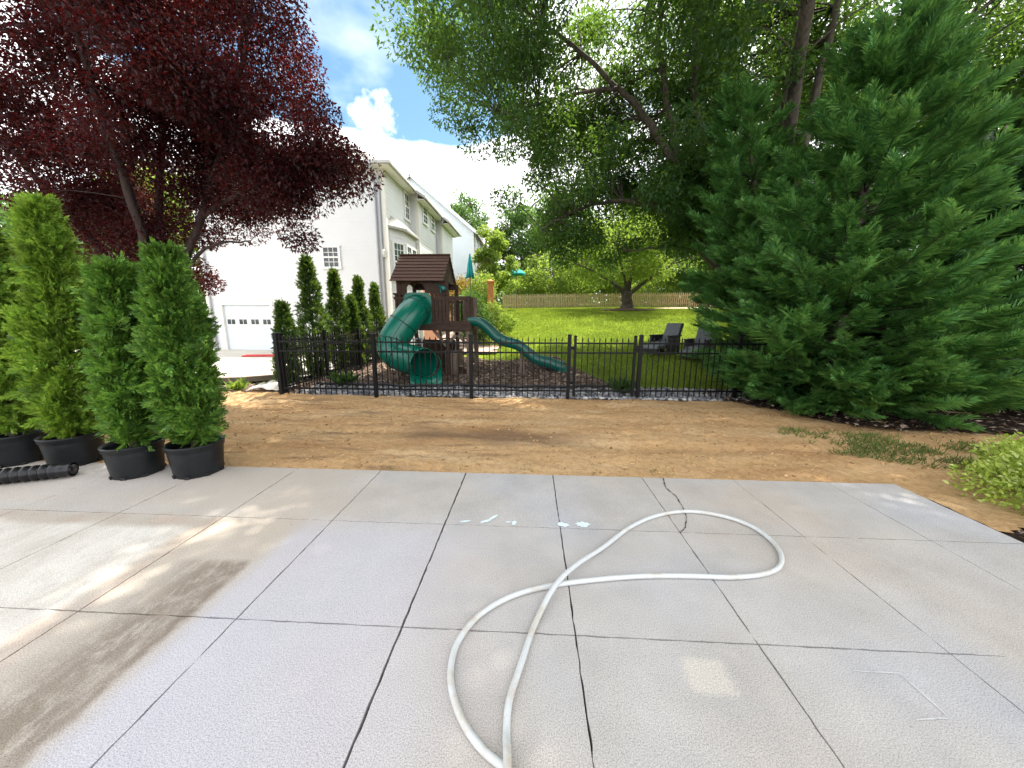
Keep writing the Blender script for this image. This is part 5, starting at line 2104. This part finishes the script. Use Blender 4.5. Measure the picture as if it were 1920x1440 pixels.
# conifers at the right
conifer('large feathery green cypress in front, spreading over the dirt edge', (5.7, 6.85, 0), 6.3, 2.15, 430, M['conifer_leaf'], 31, (.24, .46), 38, .86)
conifer('slimmer cypress rising behind the metal fence, left of the large front one', (5.65, 8.6, H(5.65, 8.6)), 6.1, 1.45, 210, M['conifer_leaf'], 32, (.22, .42), 32, .75, None, (-1.35, -.1), .27)
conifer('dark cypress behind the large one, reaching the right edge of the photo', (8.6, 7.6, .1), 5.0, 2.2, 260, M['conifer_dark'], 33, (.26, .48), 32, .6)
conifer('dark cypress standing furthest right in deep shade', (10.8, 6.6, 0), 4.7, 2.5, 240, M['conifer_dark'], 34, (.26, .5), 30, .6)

# far-off wood closing the view behind the yards


def far_wood():
    rng = np.random.default_rng(99)
    k = 420
    cx = rng.uniform(-75, 60, k)
    cyy = 58+rng.normal(size=k)*3+.004*cx**2
    cz = 1.5+rng.random(k)*(6+5*fbm(cx*.09, cx*0, 3))
    idx = np.repeat(np.arange(k), 110)
    n = len(idx)
    C = np.stack([cx, cyy, cz], 1)[idx]+rng.normal(size=(n, 3))*np.array([1.1, 1.0, .9])
    V, F = blades(C, unit(rdirs(n, rng)+np.array([0, 0, -.2])), .5+.35*rng.random(n), .30+.1*rng.random(n), unit(rdirs(n, rng)+np.array([0, 0, .8])))
    link_mesh('far_wood', npmesh('far_wood', V, F), M['mid_leaf'], None, 'stuff')


far_wood()

# clipped bright shrub
blob_bush('variegated_shrub', 'bright yellow green variegated shrub at the right edge of the patio', 'shrub', (4.84, 2.86, -.04),
          [(0, .15, .18, .80, .62, .33), (.5, .5, .2, .8, .7, .32), (.1, -.5, .14, .75, .5, .28), (.9, -.1, .18, .8, .8, .34)], 30000, .042, M['shrub_leaf'], 41, .55, None, M['bark_light'], 'foliage', 30, .05)

# lawn tree
lz = H(6.0, 23)
crown_tree('lawn_tree', 'low forking tree with bright leaves on the lawn before the picket fence', 'tree', (6.0, 23.0, lz),
           [([(6.0, 23, lz-.1), (6.0, 23, lz+.35), (6.05, 23, lz+1.1)], .40, .30),
            ([(6.0, 23, lz+.9), (5.0, 22.9, lz+1.7), (3.9, 22.8, lz+2.3), (2.6, 22.6, lz+2.8)], .15, .03),
            ([(6.0, 23, lz+1.0), (5.6, 22.6, lz+2.3), (5.0, 22, lz+3.6)], .14, .03),
            ([(6.1, 23, lz+1.0), (6.3, 23.2, lz+2.6), (6.2, 23.3, lz+4.2)], .16, .03),
            ([(6.15, 23, lz+1.0), (7.2, 22.9, lz+1.8), (8.4, 22.8, lz+2.6), (9.4, 22.6, lz+3.0)], .15, .03)],
           [(5.9, 22.9, lz+3.6, 4.6, 3.6, 2.0, 1)], 135, 150, .17, .45, M['lawn_tree_leaf'], M['bark'], 61, clump_r=1.0, twig=.03, flat=.6, shell=.35, cr_n=7)

# trees and shrubs at the back
GB = 'trees standing beyond the picket fence'
specs = [
    ('broadleaf_tree', 'light green tree with airy crown left of the lawn behind the orange post', (-2.15, 22.5), 5.9, 3.2, 1.35, 50, 170, .17, 'bright_leaf', 'bark_light', None),
    ('broadleaf_tree', 'tall light green tree between the gabled house and the shade tree', (-.8, 34), 10.5, 5.5, 2.8, 80, 130, .28, 'mid_leaf', 'bark', GB),
    ('broadleaf_tree', 'bright yellow green low tree behind the left part of the picket fence', (2.0, 32), 6.0, 2.6, 3.6, 80, 140, .26, 'bright_leaf', 'bark_light', GB),
    ('broadleaf_tree', 'bright green tree behind the middle of the picket fence', (7.5, 33), 7.5, 3.4, 4.2, 90, 140, .28, 'bright_leaf', 'bark_light', GB),
    ('broadleaf_tree', 'mid green tree behind the right part of the picket fence', (13.0, 31), 8.0, 3.6, 4.2, 90, 140, .28, 'mid_leaf', 'bark', GB),
    ('broadleaf_tree', 'tall mid green tree far behind the lawn tree', (4.0, 44), 14, 7.5, 5.5, 90, 130, .4, 'mid_leaf', 'bark', GB),
    ('broadleaf_tree', 'tall green tree far back behind the cypress tops', (14, 42), 15, 8, 6, 90, 130, .4, 'mid_leaf', 'bark', GB),
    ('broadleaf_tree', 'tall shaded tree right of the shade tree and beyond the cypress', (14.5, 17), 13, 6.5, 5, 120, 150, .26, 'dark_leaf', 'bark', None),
    ('broadleaf_tree', 'tall backlit tree filling the upper right corner of the view', (17, 11.5), 13, 7, 4.6, 120, 150, .26, 'mid_leaf', 'bark', None),
    ('pine_tree', 'rounded pine crown rising behind the roof edge of the gabled house', (-11.0, 56), 20.0, 16.0, 4.2, 60, 150, .36, 'mid_leaf', 'bark', None),
    ('broadleaf_tree', 'yellow green tree beyond the driveway seen through the plum branches', (-22, 25), 12.5, 7.5, 5.0, 90, 150, .34, 'bright_leaf', 'bark_light', None),
    ('broadleaf_tree', 'green tree at the left edge beyond the potted evergreens', (-33, 22), 9, 5.0, 5.0, 80, 140, .36, 'mid_leaf', 'bark', None),
    ('broadleaf_tree', 'darker green tree at the far left edge of the photo', (-42, 30), 12, 6.5, 6.5, 80, 140, .42, 'mid_leaf', 'bark', None),
]
for k, (nm, lab, (x, y), hh, cz, rad, nc, nl, lf, mt_, bk, gp) in enumerate(specs):
    z = H(x, y) if x > -6 else 0.0
    simple_tree(nm, lab, (x, y, z), hh, cz, rad, nc, nl, lf, M[mt_], M[bk], 200+k, gp, clump=rad*.30, r0=.10+hh*.012)


def gb(x, y):
    return (x, y, H(x, y))


blob_bush('flowering_shrub', 'shrub with yellow and orange leaves beside the closed umbrella', 'shrub', gb(-3.7, 18.6), [(0, 0, 1.3, 1.0, .9, 1.0), (.5, .2, 1.9, .7, .7, .75), (-.6, 0, 1.7, .7, .7, .8)], 5200, .12, M['flower_leaf'], 71, .5, None)
blob_bush('garden_shrub', 'loose green shrub just right of the playset roof', 'shrub', gb(-2.3, 14.2), [(0, 0, .8, .75, .6, .75), (-.1, .1, 1.5, .6, .5, .55), (.35, 0, .5, .5, .5, .45)], 4200, .11, M['mid_leaf'], 72, .45)
blob_bush('garden_shrub', 'taller airy shrub left of the orange post', 'shrub', gb(-2.5, 16.6), [(0, 0, 1.1, .9, .7, 1.0), (.3, .1, 2.0, .6, .6, .7)], 4200, .12, M['bright_leaf'], 73, .45)
blob_bush('garden_shrub', 'yellow green bush right of the orange post at the lawn edge', 'shrub', gb(-1.45, 15.0), [(0, 0, .45, .5, .45, .45), (.45, .25, .75, .4, .4, .4), (-.3, .1, .9, .3, .3, .35), (-.15, 0, 1.2, .35, .3, .38)], 3200, .10, M['bright_leaf'], 74, .45)
blob_bush('ground_cover_plant', 'low lime yellow clump at the foot of the shrubs by the lawn', 'plant', gb(-1.45, 14.0), [(0, 0, .15, .45, .35, .2), (.35, .1, .12, .3, .3, .16)], 1600, .08, M['shrub_leaf'], 75, .35)
for k, (x, y, s, lab) in enumerate([(-.6, 29.5, 1.2, 'yellow green bush behind the left end of the picket fence'), (3.6, 29.3, 1.1, 'bright bush just behind the picket fence, left of the lawn tree'), (9.4, 28.4, 1.2, 'bright bush just behind the picket fence, right of the lawn tree')]):
    blob_bush('garden_shrub', lab, 'shrub', gb(x, y), [(0, 0, 1.0*s, 1.5*s, 1.0, 1.0*s), (.9, .2, 1.3*s, 1.0*s, .8, .8*s), (-.9, 0, .8*s, 1.0*s, .8, .7*s)], 4200, .16, M['bright_leaf'], 80+k, .5)
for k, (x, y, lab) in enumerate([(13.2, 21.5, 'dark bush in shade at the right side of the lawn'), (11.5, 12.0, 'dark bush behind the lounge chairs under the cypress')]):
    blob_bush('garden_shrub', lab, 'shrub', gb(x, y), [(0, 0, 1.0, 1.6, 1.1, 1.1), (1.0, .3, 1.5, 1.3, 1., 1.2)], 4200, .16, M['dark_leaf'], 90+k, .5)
